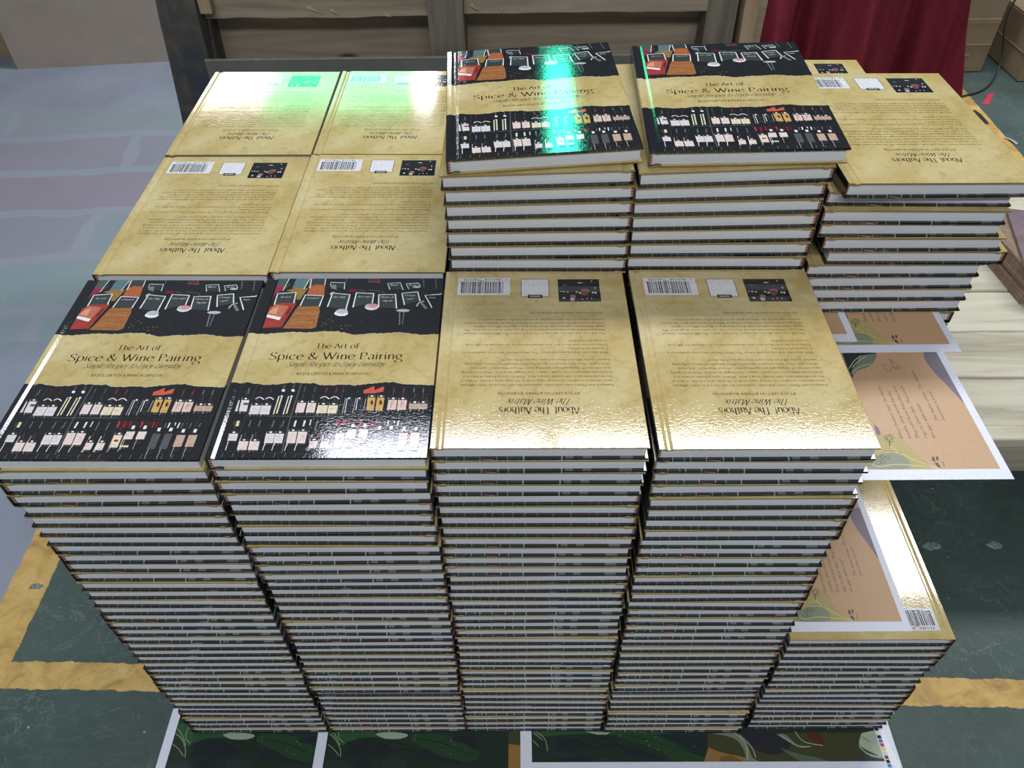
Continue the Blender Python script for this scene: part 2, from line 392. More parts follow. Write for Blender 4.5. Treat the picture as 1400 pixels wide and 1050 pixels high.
# ---------------------------------------------------------------- printed artwork (flat prints: kind|colour|line width|points)
FRONT_ART = '''
P|dkgreen||47,943 52,1000 127,999 112,916
P|slateblue||160,932 167,999 242,998 226,928
P|slate||258,931 253,998 332,997 335,949
P|magenta||48,898 54,940 81,954 122,945 104,913 78,897 66,861
P|olive||130,916 181,937 243,933 237,901 220,859 204,855 188,905
P|orange||258,942 281,958 338,955 348,885 252,891 252,912
P|olive2||13,835 36,845 54,825 45,764 8,720 2,784
P|slate||577,975 645,971 629,996 571,997
P|dkred||583,974 641,973 627,992 581,992
P|slate||20,825 2,893 62,900 51,819
L|white|2.6|20,825 2,893 62,900 51,819
P|slate||90,824 89,897 188,905 194,834
L|white|2.6|90,824 89,897 188,905 194,834
P|slate||232,815 244,888 344,882 337,812
L|white|2.6|232,815 244,888 344,882 337,812
P|slate||382,809 392,900 489,889 485,790
L|white|2.6|382,809 392,900 489,889 485,790
P|slate||521,805 522,902 619,896 621,833
L|white|2.6|521,805 522,902 619,896 621,833
P|slate||659,804 648,888 740,890 757,798
L|white|2.6|659,804 648,888 740,890 757,798
P|slate||797,821 774,897 860,907 880,844
L|white|2.6|797,821 774,897 860,907 880,844
L|white|2.6|948,802 903,883 985,890 993,895
P|slate2||704,922 686,965 755,970 778,921
L|white|1.5|704,922 686,965 755,970 778,921
P|slate2||808,926 789,962 857,967 870,945
L|white|1.5|808,926 789,962 857,967 870,945
P|slate2||451,924 445,970 365,973 370,949
L|white|1.5|451,924 445,970 365,973 370,949
L|white|1.6|47,943 52,1000 127,999 112,916
L|white|1.6|160,932 167,999 242,998 226,928
L|white|1.8|258,931 253,998
L|white|1.6|332,997 336,955
L|grey|1.4|892,939 881,994
L|grey|1.4|962,928 951,994
L|grey|1.4|577,975 645,971 629,996
L|grey|1.0|587,920 662,911 679,895
L|grey|1.0|448,998 454,975 443,976
L|grey|1.0|112,916 143,967
L|tan|1.4|220,859 252,950 246,998
P|red||20,676 48,724 67,809 107,834 207,835 207,823 162,682
P|redor||46,761 84,809 101,824 171,814 149,741
P|tanred||68,771 91,799 118,809 116,763
P|dkred||167,763 181,808 190,808 175,748
P|white||46,761 45,745 143,725 150,742
P|red2||55,714 136,718 126,694 50,685
P|ginger||174,674 193,723 214,793 223,812 337,812 347,781 349,683 329,671
L|ginger2|1.3|214,793 262,785 302,794 342,789
L|ginger2|1.3|205,743 252,755 296,747 340,754
L|ginger3|1.6|206,703 261,717 321,707
L|ginger3|1.6|216,767 287,769 335,761
L|ginger2|1.3|211,684 258,693 306,681
L|ginger2|1.6|291,712 317,727 336,717 322,702
L|tan|1.0|163,677 211,823
L|blackg|3|169,677 215,844
L|dkred|2.0|45,764 57,814 66,830
P|grey||375,933 369,954 399,957 410,921
P|ltgrey||377,900 399,911 394,890 382,884
P|brown||512,671 514,672 516,670 514,669
P|tan||417,750 419,752 422,750 420,749
P|leaf||521,696 523,697 526,695 524,694
P|brown||732,762 733,763 736,762 734,761
P|brown||415,737 418,739 423,736 419,734
P|brown||745,674 748,677 752,674 749,672
P|tan||507,675 509,676 513,674 510,672
P|leaf2||613,780 615,782 620,779 616,777
P|tan||473,689 475,691 478,689 476,688
P|brown||505,693 509,696 515,692 510,689
P|blackg2||874,704 878,707 884,703 879,701
P|brown||799,692 802,694 806,691 803,689
P|leaf2||981,739 984,741 989,738 985,736
P|brown||983,765 988,768 993,764 988,761
P|leaf2||615,769 618,771 622,768 619,766
P|leaf||513,689 516,691 521,688 517,686
P|blackg2||587,747 588,749 591,747 589,746
P|brown||576,785 578,787 582,785 579,783
P|leaf2||577,772 580,774 583,772 580,770
P|leaf2||603,772 605,774 609,772 606,770
P|brown||807,685 810,687 814,684 810,682
P|brown||988,790 989,791 992,789 990,788
P|leaf2||647,727 651,730 657,726 652,723
P|blackg2||471,677 473,679 475,677 473,676
P|leaf2||967,737 971,740 977,736 972,733
P|blackg2||890,828 894,831 900,826 895,824
P|leaf||374,710 377,712 383,709 378,706
P|brown||450,686 454,689 460,684 455,682
P|leaf2||545,783 547,784 549,782 547,781
P|tan||479,688 482,690 487,687 483,685
P|leaf2||699,752 702,755 706,752 703,750
P|leaf2||873,738 877,741 883,737 878,734
P|blackg2||946,793 950,796 955,792 950,790
P|leaf2||975,699 979,702 984,698 979,696
P|leaf2||857,823 861,826 867,821 862,819
P|brown||401,755 404,757 407,754 404,752
P|leaf2||942,695 944,696 947,694 944,692
P|tan||485,671 488,673 493,670 489,668
P|leaf||479,670 483,673 488,669 484,667
P|brown||578,784 582,787 588,783 583,781
P|brown||430,706 432,708 436,706 433,704
P|leaf||394,716 396,718 398,716 396,715
P|blackg2||851,724 855,726 859,723 855,721
P|blackg2||873,746 877,750 883,745 878,743
P|brown||624,743 626,745 628,743 626,742
P|brown||990,717 993,719 997,716 993,714
P|brown||467,678 471,681 476,677 472,675
P|tan||430,676 432,678 436,676 433,674
P|blackg2||906,690 907,692 910,690 908,689
P|brown||868,681 872,684 877,681 872,678
P|brown||378,773 381,775 386,772 382,770
P|leaf2||711,735 714,737 718,734 714,732
P|tan||422,718 425,721 429,718 426,716
P|leaf2||986,722 988,724 992,722 989,720
P|leaf||407,732 409,734 413,731 410,730
P|leaf2||605,764 606,766 609,764 607,763
P|brown||646,681 648,683 652,680 649,679
P|brown||492,677 494,678 496,676 494,675
P|blackg2||452,681 455,683 458,681 455,679
P|blackg2||373,685 377,687 381,684 378,682
P|leaf2||636,761 640,764 645,760 641,758
P|tan||497,693 500,696 505,692 501,690
P|tan||429,718 431,720 435,718 432,716
P|leaf2||719,778 721,779 723,778 721,777
P|leaf2||948,712 950,714 954,711 951,710
P|blackg2||602,673 606,675 611,672 607,669
P|blackg2||592,743 593,745 596,743 594,742
P|leaf2||541,771 543,773 547,770 544,768
P|blackg2||941,729 943,730 946,728 943,727
P|leaf||522,690 526,693 531,689 527,687
P|blackg2||520,672 521,673 524,672 522,671
P|leaf2||562,728 564,729 566,727 564,726
P|leaf||362,748 365,751 370,747 366,745
P|brown||450,696 451,697 454,695 452,694
P|leaf2||574,720 578,723 584,719 579,716
P|leaf2||638,753 641,755 644,752 641,751
P|brown||748,728 750,730 753,728 751,726
P|blackg2||881,709 885,712 891,708 886,705
P|leaf||401,726 404,729 409,725 405,723
P|leaf2||956,719 959,720 962,718 959,717
P|blackg2||902,696 904,698 908,695 905,693
P|blackg2||996,730 998,732 1000,730 998,728
P|leaf||488,671 491,673 495,670 491,668
P|leaf||393,698 397,701 403,697 399,694
P|brown||774,695 778,698 783,694 779,692
P|tan||373,689 377,692 383,687 378,685
P|leaf||386,740 388,742 393,739 389,737
P|blackg2||905,810 907,812 909,810 907,809
P|brown||869,820 872,822 876,819 872,817
P|leaf||384,703 387,705 391,702 388,701
P|white||502,766 499,758 486,751 468,749 448,752 433,758 427,767 430,775 443,781 461,784 481,781 496,775
P|ltgrey||499,779 496,772 485,766 468,764 451,766 438,772 432,780 435,787 446,793 463,795 480,792 493,787
P|white||657,805 653,796 641,790 623,787 605,790 591,797 584,806 588,815 600,822 618,824 636,821 650,815
P|ltgrey||656,812 652,804 640,798 623,796 605,798 591,804 585,813 588,821 600,827 618,829 636,826 650,820
P|pink||653,817 650,811 642,807 629,805 616,807 606,811 602,818 604,824 613,828 626,830 639,828 649,823
P|ltgrey||832,784 827,779 814,775 796,774 777,776 763,779 757,784 762,789 775,792 794,793 812,792 826,788
P|grey||773,773 781,773 790,693 784,694
P|grey||798,773 803,773 803,698 799,698
L|ltgrey|3|864,810 873,833 902,845
P|grey||881,831 894,836 927,797 910,792
P|ltgrey||872,939 870,936 862,934 851,933 840,934 832,936 829,940 831,943 839,945 850,946 861,945 869,943
P|dkred||527,915 524,909 515,905 503,904 489,905 479,910 475,916 477,921 486,926 499,927 512,926 522,921
L|grey|1.0|530,921 571,912
L|shelf|1.8|133,196 477,192
L|shelf|1.8|442,193 548,192
L|shelf|2.4|349,355 340,194 343,23
L|shelf2|1.8|136,352 129,196 126,112
L|shelf2|1.8|562,342 558,185 568,28
L|shelf2|1.2|-13,30 512,14
L|shelf2|1.2|548,192 1000,177
P|glass||47,208 81,207 72,288 60,300 56,327 44,327 47,300 37,288
L|glasshi|1.0|78,211 69,286
L|glasshi|0.7|50,301 47,323
P|label||37,276 75,275 81,219 44,219
L|inkg|0.5|47,258 69,258
L|inkg|0.5|48,247 71,247
L|inkg|0.5|49,236 72,236
P|white||63,283 60,279 53,279 48,283 51,286 58,286
L|ltgrey|0.8|37,286 39,276
L|ltgrey|0.9|51,219 52,208
L|grey|0.7|66,219 67,209
P|glass||90,207 125,207 118,288 106,300 103,326 92,327 93,300 83,288
L|glasshi|1.0|121,210 115,286
L|glasshi|0.7|96,301 95,322
P|label||83,275 121,275 125,218 88,219
L|inkg|0.5|92,258 115,258
L|inkg|0.5|93,247 115,247
L|inkg|0.5|94,236 116,235
P|white||109,282 106,279 99,279 94,282 97,286 104,286
L|ltgrey|0.8|83,286 85,275
L|ltgrey|0.9|95,219 96,207
L|grey|0.7|110,219 111,208
P|wine||52,262 78,262 79,251 53,251
P|wine||98,262 122,261 122,250 98,251
P|glass||140,193 183,192 183,260 169,271 168,298 154,298 153,272 139,260
L|glasshi|1.0|179,195 179,257
L|glasshi|0.7|157,272 157,294
P|label||138,247 185,247 185,204 138,204
L|inkg|0.5|147,234 176,234
L|inkg|0.5|147,226 176,225
L|inkg|0.5|147,217 176,217
P|white||168,254 166,251 158,251 153,254 156,258 164,258
L|ltgrey|0.8|138,258 140,247
L|ltgrey|0.9|147,204 148,193
L|grey|0.7|166,204 167,194
P|glass||190,192 233,192 232,259 218,271 217,297 202,298 202,271 189,259
L|glasshi|1.0|230,195 229,257
L|glasshi|0.7|206,272 205,293
P|label||187,247 234,247 235,203 188,204
L|inkg|0.5|197,234 225,233
L|inkg|0.5|197,225 225,225
L|inkg|0.5|197,216 226,216
P|white||218,254 215,250 208,250 203,254 206,258 213,257
L|ltgrey|0.8|188,257 189,247
L|ltgrey|0.9|198,203 198,192
L|grey|0.7|216,203 217,193
P|glass||356,201 394,200 395,272 383,284 382,311 370,311 369,285 357,273
L|glasshi|1.0|391,204 392,270
L|glasshi|0.7|372,285 372,307
P|labelp||355,260 397,260 396,212 355,212
L|inkg|0.5|363,246 388,245
L|inkg|0.5|363,236 388,236
L|inkg|0.5|363,226 388,226
P|white||383,267 380,263 373,263 368,267 371,271 379,271
L|ltgrey|0.8|356,271 357,260
L|ltgrey|0.9|363,212 363,201
L|grey|0.7|380,212 379,202
P|glass||407,200 445,200 445,272 432,284 432,311 419,311 418,284 406,272
L|glasshi|1.0|441,203 441,270
L|glasshi|0.7|422,285 421,306
P|labelp||405,260 446,259 446,211 405,212
L|inkg|0.5|413,245 438,245
L|inkg|0.5|413,235 438,235
L|inkg|0.5|413,226 438,226
P|white||433,267 430,263 422,263 418,267 421,270 429,270
L|ltgrey|0.8|406,270 407,260
L|ltgrey|0.9|413,212 413,200
L|grey|0.7|430,212 430,201
L|cream|2.2|258,295 256,203
L|cream|2.6|272,293 270,207
P|white||278,295 275,291 269,291 265,295 267,299 273,298
L|cream|2.2|305,294 302,203
L|cream|2.6|319,292 316,206
P|white||325,294 323,291 316,291 312,294 314,298 321,298
P|glass||456,196 500,195 503,261 490,273 490,301 476,302 473,273 459,261
L|glasshi|1.0|497,199 499,258
L|glasshi|0.7|477,274 478,297
P|labelc||456,248 505,247 503,208 455,208
L|inkg|0.5|465,236 494,235
L|inkg|0.5|465,228 494,227
L|inkg|0.5|465,220 494,219
P|white||489,255 485,251 477,251 473,255 476,259 484,259
L|ltgrey|0.8|458,259 459,248
L|ltgrey|0.9|464,208 463,196
L|grey|0.7|484,208 483,197
P|glass||508,195 549,195 551,260 538,273 538,301 525,301 523,273 510,260
L|glasshi|1.0|545,198 547,258
L|glasshi|0.7|527,274 527,296
P|labelc||508,247 552,247 551,207 507,208
L|inkg|0.5|516,235 543,235
L|inkg|0.5|516,227 543,227
L|inkg|0.5|516,219 542,219
P|white||538,254 535,251 527,251 522,255 525,258 533,258
L|ltgrey|0.8|509,258 510,247
L|ltgrey|0.9|516,207 515,195
L|grey|0.7|533,207 533,196
L|ltgrey|1.0|581,285 579,207
L|white|1.3|589,282 591,207
L|grey|0.7|594,275 614,275
L|grey|0.7|596,266 615,266
L|grey|0.7|598,254 617,254
L|grey|0.7|600,244 619,244
L|grey|0.7|602,229 621,228
L|grey|0.7|604,218 623,217
P|white||604,283 601,280 595,280 591,283 594,287 600,287
L|ltgrey|1.0|631,284 628,206
L|white|1.3|639,282 641,206
L|grey|0.7|645,275 664,275
L|grey|0.7|646,266 665,266
L|grey|0.7|648,254 667,254
L|grey|0.7|649,244 668,243
L|grey|0.7|652,228 671,228
L|grey|0.7|654,217 672,217
P|white||654,283 651,279 645,279 641,283 644,286 650,286
P|glass||691,209 724,209 722,299 711,312 709,341 698,341 699,312 688,300
L|glasshi|1.0|721,212 719,297
L|glasshi|0.7|701,313 701,336
P|gold||687,286 724,286 725,221 690,221
P|white||714,293 711,289 703,290 698,294 701,297 710,297
L|ltgrey|0.8|689,297 689,286
L|ltgrey|0.9|697,221 695,209
L|grey|0.7|711,221 710,210
P|glass||735,208 765,208 766,299 756,312 755,341 745,341 744,312 734,299
L|glasshi|1.0|763,212 763,297
L|glasshi|0.7|747,313 747,336
P|gold||733,285 767,285 767,220 733,221
P|white||759,293 755,289 747,289 743,293 746,297 754,297
L|ltgrey|0.8|734,297 735,285
L|ltgrey|0.9|740,221 738,208
L|grey|0.7|753,221 752,210
P|brown||718,261 717,252 712,248 706,252 703,261 704,270 708,274 714,270
P|brown||760,260 759,252 754,248 748,252 745,261 746,269 751,273 757,269
L|ltgrey|1.0|678,281 678,221
P|glass||789,212 827,212 829,287 817,300 816,328 803,328 802,300 790,287
L|glasshi|1.0|824,216 825,285
L|glasshi|0.7|806,301 806,324
P|labelp2||788,274 830,273 829,224 787,225
P|white||818,281 814,277 806,277 802,281 805,285 813,285
L|ltgrey|0.8|790,285 790,274
L|ltgrey|0.9|796,225 794,212
L|grey|0.7|812,224 811,213
P|glass||836,212 875,212 875,286 863,299 862,328 849,328 848,299 836,287
L|glasshi|1.0|872,215 872,284
L|glasshi|0.7|852,300 852,323
P|labelp2||834,273 877,273 877,224 835,224
P|white||865,281 861,277 853,277 849,281 852,285 860,285
L|ltgrey|0.8|837,285 837,273
L|ltgrey|0.9|843,224 841,212
L|grey|0.7|860,224 858,213
L|brown|0.9|805,236 803,267 813,266 814,255 805,252
L|brown|0.9|852,235 851,266 860,265 861,255 852,252
P|glass||892,216 936,215 937,268 924,281 923,309 909,309 907,281 893,268
L|glasshi|1.0|932,219 933,266
L|glasshi|0.7|911,282 911,304
P|labelt||890,255 939,254 938,228 890,228
L|tan|0.5|900,247 929,246
L|tan|0.5|900,241 929,241
L|tan|0.5|900,236 929,236
P|white||924,262 920,258 912,258 908,262 911,266 919,266
L|ltgrey|0.8|893,266 893,255
L|ltgrey|0.9|900,228 897,216
L|grey|0.7|919,228 917,217
P|glass||935,215 975,215 975,267 963,280 962,309 948,309 947,280 934,268
L|glasshi|1.0|972,219 972,265
L|glasshi|0.7|951,281 951,304
P|labelt||933,254 977,254 977,227 933,228
L|tan|0.5|942,246 968,246
L|tan|0.5|942,241 968,241
L|tan|0.5|942,236 968,235
P|white||964,262 960,258 952,258 948,262 952,266 960,266
L|ltgrey|0.8|935,266 935,254
L|ltgrey|0.9|942,228 939,215
L|grey|0.7|959,227 958,216
L|grey|1.8|59,338 61,307
L|grey|1.8|103,337 105,307
L|dkred|2.2|162,335 163,309
L|dkred|2.2|211,334 211,308
P|white||280,324 278,319 273,317 266,319 262,324 263,329 269,332 276,329
L|grey|1.5|271,353 269,336
P|white||327,324 326,318 320,316 313,319 309,324 311,329 316,331 323,329
L|grey|1.5|318,353 316,335
L|shelf|1.8|374,342 373,315
L|shelf|1.8|424,341 423,315
L|dkred2|2.8|481,337 479,312
L|dkred2|2.8|530,337 527,311
P|vermil||662,307 661,325 680,332 708,346 715,322 725,331 758,343 757,317 717,309 675,307
L|dkred2|2.2|807,337 808,311
L|dkred2|2.2|855,336 855,310
L|grey|1.8|905,336 905,310
L|grey|1.8|951,336 950,310
L|white|2.0|149,280 161,289 173,288 190,277
L|white|2.0|197,280 209,288 221,287 237,277
L|white|2.0|460,283 473,292 486,290 503,279
L|white|2.0|508,282 522,291 535,290 551,279
P|glass||42,68 79,67 70,125 57,136 52,160 40,161 43,136 33,125
L|glasshi|1.0|75,71 67,123
L|glasshi|0.7|46,137 43,157
P|label||34,113 74,113 79,78 39,78
L|inkg|0.5|43,103 67,102
L|inkg|0.5|44,96 68,95
L|inkg|0.5|45,89 69,89
P|white||60,120 58,116 50,116 46,120 48,123 56,123
P|glass||82,67 120,67 117,122 104,133 101,158 88,158 89,134 78,123
L|glasshi|1.0|117,70 113,120
L|glasshi|0.7|93,134 91,154
P|label||77,111 119,111 121,78 80,78
L|inkg|0.5|86,101 111,101
L|inkg|0.5|87,94 112,94
L|inkg|0.5|87,88 112,88
P|white||105,117 102,114 95,114 90,117 93,121 100,121
L|white|1.4|85,74 85,35
P|glass||138,25 179,25 176,87 162,98 160,122 147,122 147,98 135,87
L|glasshi|1.0|175,28 172,85
L|glasshi|0.7|151,99 150,118
P|labelp||134,76 178,75 180,36 136,36
P|white||163,82 160,79 153,79 148,82 151,85 158,85
L|ltgrey|0.8|134,85 136,76
L|ltgrey|0.9|145,36 145,25
L|grey|0.7|163,36 163,26
L|ltgrey|1.2|137,106 137,76
P|glass||189,25 230,25 226,86 212,97 210,121 196,122 196,97 184,87
L|glasshi|1.0|227,28 223,84
L|glasshi|0.7|200,98 199,118
P|labelp||183,75 229,75 232,35 186,35
P|white||213,81 210,78 203,78 198,82 201,85 208,85
L|ltgrey|0.8|184,85 185,75
L|ltgrey|0.9|195,35 195,25
L|grey|0.7|213,35 214,26
L|ltgrey|1.2|188,106 187,75
P|glass||253,56 290,56 286,123 273,134 270,158 258,158 259,134 248,123
L|glasshi|1.0|287,59 283,121
L|glasshi|0.7|262,135 261,154
P|label||247,111 288,111 291,67 250,67
L|inkg|0.5|256,98 281,98
L|inkg|0.5|257,89 282,89
L|inkg|0.5|258,80 282,80
P|white||275,118 272,114 265,114 260,118 263,121 270,121
L|ltgrey|0.8|248,121 249,111
L|ltgrey|0.9|259,67 258,56
L|grey|0.7|275,67 275,57
L|white|1.2|255,67 253,33
P|glass||296,56 332,56 328,122 316,133 314,158 301,158 302,133 291,123
L|glasshi|1.0|329,59 325,120
L|glasshi|0.7|305,134 304,154
P|label||290,111 331,110 333,66 293,67
L|inkg|0.5|299,97 323,97
L|inkg|0.5|300,88 324,88
L|inkg|0.5|300,80 324,79
P|white||318,117 315,114 308,114 303,117 306,121 313,121
L|ltgrey|0.8|291,121 292,111
L|ltgrey|0.9|301,66 301,56
L|grey|0.7|317,66 317,57
L|white|1.2|297,66 295,33
P|glass||354,55 391,55 387,131 374,143 372,167 360,168 360,143 349,132
L|glasshi|1.0|388,58 384,130
L|glasshi|0.7|363,144 362,164
P|labelp||348,120 389,120 392,66 351,66
L|inkg|0.5|357,104 382,103
L|inkg|0.5|358,93 382,93
L|inkg|0.5|358,82 383,82
P|white||376,126 373,123 366,123 361,127 364,130 371,130
L|ltgrey|0.8|349,130 350,120
L|ltgrey|0.9|359,66 359,55
L|grey|0.7|376,66 376,56
L|white|1.2|356,66 353,32
P|glass||398,55 436,55 434,131 421,142 419,167 407,167 407,142 395,131
L|glasshi|1.0|432,58 430,129
L|glasshi|0.7|410,143 409,163
P|labelp||394,120 436,119 437,65 396,66
L|inkg|0.5|403,103 428,103
L|inkg|0.5|403,92 428,92
L|inkg|0.5|403,82 428,81
P|white||422,126 419,123 412,123 407,126 410,130 418,129
L|ltgrey|0.8|395,129 396,120
L|ltgrey|0.9|404,65 403,55
L|grey|0.7|420,65 420,56
L|white|1.2|400,66 397,32
P|glass||460,33 492,33 492,86 482,97 481,121 470,121 470,97 460,86
L|glasshi|1.0|489,36 489,84
L|glasshi|0.7|472,97 472,117
P|labelp||458,74 493,74 493,43 458,43
P|white||483,81 480,77 473,78 469,81 471,84 479,84
L|ltgrey|0.8|459,84 460,74
L|ltgrey|0.9|465,43 465,33
L|grey|0.7|479,43 479,34
L|white|1.5|462,105 458,31
P|glass||460,32 492,32 491,87 481,99 479,125 469,125 468,99 458,88
L|glasshi|1.0|489,35 488,85
L|glasshi|0.7|471,100 471,120
P|labelp||457,75 493,75 493,43 458,43
P|white||483,82 480,79 472,79 467,82 471,86 478,86
L|ltgrey|0.8|458,86 459,75
L|ltgrey|0.9|465,43 464,32
L|grey|0.7|479,43 479,33
P|glass||511,31 544,31 544,87 533,98 532,124 521,124 521,98 511,87
L|glasshi|1.0|541,34 541,85
L|glasshi|0.7|524,99 524,120
P|labelp||509,75 546,74 546,42 510,43
P|white||535,82 532,78 524,78 520,82 523,85 531,85
L|ltgrey|0.8|510,85 511,75
L|ltgrey|0.9|517,42 516,31
L|grey|0.7|531,42 531,32
L|white|1.5|513,106 510,33
P|glass||573,43 609,42 608,123 596,135 594,161 582,162 582,135 571,124
L|glasshi|1.0|606,46 604,121
L|glasshi|0.7|585,136 585,157
P|labelc||569,111 609,111 610,54 571,54
P|white||598,118 594,114 587,115 582,118 585,122 593,122
L|ltgrey|0.8|571,122 571,111
L|ltgrey|0.9|579,54 578,43
L|grey|0.7|595,54 594,44
L|ltgrey|1.1|574,54 573,32
P|glass||620,44 657,44 656,121 644,133 643,159 631,159 631,133 619,121
L|glasshi|1.0|654,47 653,119
L|glasshi|0.7|634,134 634,155
P|labelc||617,109 658,108 658,55 618,56
P|white||646,116 643,112 635,112 631,116 634,119 642,119
L|ltgrey|0.8|619,119 619,109
L|ltgrey|0.9|626,56 625,44
L|grey|0.7|642,55 642,45
L|ltgrey|1.1|622,56 620,34
P|wine||602,85 599,81 591,79 582,81 578,85 581,89 589,91 598,89
P|grey||650,86 647,82 638,80 630,82 625,86 628,90 636,92 645,90
P|cream||50,172 60,172 62,146 50,147
P|cream||95,172 107,172 109,146 96,146
L|brass|0.8|68,170 68,150
L|brass|0.8|75,170 75,150
L|brass|0.8|83,170 83,150
L|brass|0.8|91,170 91,150
L|brass|0.8|112,170 112,150
L|grey|1.8|159,175 158,144
L|grey|1.8|204,174 203,144
L|grey|1.8|268,174 267,143
L|grey|1.8|314,173 312,143
L|white|3.2|370,173 369,144
L|white|3.2|412,173 411,145
L|white|1.8|440,176 439,150
L|grey|1.2|471,177 470,137
L|grey|1.4|472,171 471,133
L|grey|1.4|521,171 520,133
L|pinkred|2.6|565,177 567,146
L|dkred|1.2|574,177 576,146
L|dkred|1.2|583,177 585,146
L|pinkred|1.2|592,177 594,146
L|dkred|2.6|601,177 603,146
L|dkred|1.2|611,177 612,146
L|pinkred|1.2|620,177 621,146
L|dkred|1.2|629,177 630,146
L|dkred|2.6|638,176 640,146
L|pinkred|1.2|647,176 649,146
L|dkred|1.2|656,176 658,146
L|dkred|1.2|665,176 667,146
L|pinkred|2.6|674,176 676,145
L|dkred|1.2|683,176 685,145
L|dkred|1.2|693,176 694,145
L|pinkred|1.2|702,176 703,145
L|dkred|2.6|711,176 712,145
L|dkred|1.2|720,176 721,145
L|pinkred|1.2|729,176 730,145
L|dkred|1.2|738,176 739,145
L|dkred|2.6|747,175 748,145
L|white|2.4|804,171 803,145
L|white|2.4|831,171 830,145
L|white|2.4|850,171 848,145
L|grey|1.5|788,170 786,145
L|grey|1.5|867,170 864,144
L|grey|1.5|887,169 885,144
L|grey|1.5|906,169 903,144
L|grey|1.5|929,169 926,143
L|grey|1.5|949,169 947,143
P|glass||621,64 659,64 659,156 647,178 646,223 634,223 633,178 621,156
P|labelp||620,128 660,128 660,92 620,92
L|ltgrey|0.9|628,92 628,47
P|white||634,140 648,140 648,156 634,156
P|glass||676,64 714,64 714,156 702,178 701,223 689,223 688,178 676,156
P|labelp||675,128 715,128 715,92 675,92
L|ltgrey|0.9|683,92 683,47
P|white||689,140 703,140 703,156 689,156
P|glass||748,20 782,20 782,146 772,168 771,213 759,213 758,168 748,146
P|shelf||747,118 783,118 783,48 747,48
L|ltgrey|0.9|755,48 755,3
P|white||759,130 773,130 773,146 759,146
P|glass||803,20 837,20 837,146 827,168 826,213 814,213 813,168 803,146
P|shelf||802,118 838,118 838,48 802,48
L|ltgrey|0.9|810,48 810,3
P|white||814,130 828,130 828,146 814,146
P|glass||861,30 899,30 899,140 887,162 886,207 874,207 873,162 861,140
P|labelt||860,112 900,112 900,58 860,58
L|ltgrey|0.9|868,58 868,13
P|white||874,124 888,124 888,140 874,140
P|glass||916,30 954,30 954,140 942,162 941,207 929,207 928,162 916,140
P|labelt||915,112 955,112 955,58 915,58
L|ltgrey|0.9|923,58 923,13
P|white||929,124 943,124 943,140 929,140
L|dkred|1.0|30,2 33,22
L|grey|1.0|77,2 80,22
L|grey|1.0|124,2 127,22
L|grey|1.0|171,2 174,22
L|dkred|1.0|218,2 221,22
L|grey|1.0|265,2 268,22
L|grey|1.0|312,2 315,22
L|grey|1.0|359,2 362,22
L|dkred|1.0|406,2 409,22
L|grey|1.0|453,2 456,22
L|grey|1.0|500,2 503,22
L|grey|1.0|547,2 550,22
L|dkred|1.0|594,2 597,22
L|grey|1.0|641,2 644,22
L|grey|1.0|688,2 691,22
L|grey|1.0|735,2 738,22
L|dkred|1.0|782,2 785,22
L|grey|1.0|829,2 832,22
L|grey|1.0|876,2 879,22
L|grey|1.0|923,2 926,22
L|dkred|1.0|970,2 973,22
'''
SHEET_ART = '''
P|lav||-25,198 -28,186 -27,174 -23,156 -19,144 -13,123 -9,113 -5,160 -5,198
P|night||-126,198 -85,198 -93,187 -106,178 -122,163 -126,154 -127,172
P|sage||-106,193 -86,196 -88,187 -101,173 -116,167 -122,161 -124,166 -114,178
L|palegreen|0.9|-121,172 -112,182 -98,192
L|palegreen|0.9|-125,161 -114,172 -95,179
L|palegreen|0.9|-126,170 -115,184 -104,193
L|ink|0.5|-83,179 -76,174 -73,171 -81,165 -82,176
L|ink|0.5|-71,187 -67,180 -65,170 -70,171 -71,187
L|ink|0.5|-73,171 -63,171
P|mauve||-124,80 -121,74 -121,66 -124,58 -126,68
P|olivet||-130,62 -112,65 -99,57 -92,34 -83,15 -149,16 -148,25
P|sage2||-146,30 -123,38 -109,34 -103,25 -109,15 -150,16
L|olivel|0.8|-126,38 -110,37 -95,26 -74,15
L|ink|0.5|-126,40 -111,39 -108,36
L|olivel|0.8|-117,49 -116,46 -110,37
L|olivel|0.8|-145,21 -137,18 -119,21 -90,18 -74,15
L|ink|0.5|-118,61 -115,63 -114,61 -117,59 -118,61
L|ink|0.5|-113,63 -111,65 -110,63 -112,61 -113,63
L|ink|0.5|-112,59 -110,61 -109,59 -111,57 -112,59
L|ink|0.5|-115,55 -112,57 -111,55 -113,53 -115,55
L|ink|0.5|-118,55 -116,57 -115,55 -117,53 -118,55
L|ink|0.5|-120,58 -117,60 -116,58 -119,56 -120,58
L|ink|0.5|-137,30 -133,32 -131,30 -135,27 -137,30
L|ink|0.5|-134,25 -131,27 -129,25 -133,22 -134,25
L|ink|0.5|-128,31 -124,33 -122,31 -126,28 -128,31
L|ink|0.5|-133,32 -130,35 -128,32 -131,30 -133,32
L|ink|0.5|-140,24 -136,26 -134,24 -138,21 -140,24
L|ink|1.0|-115,54 -117,47
P|ink||-76,32 -74,31 -75,24 -78,26
P|ink||-72,32 -69,31 -72,25 -73,27
P|ink||-77,23 -73,23 -72,16 -75,17
L|ink|0.6|-67,25 -68,17
'''
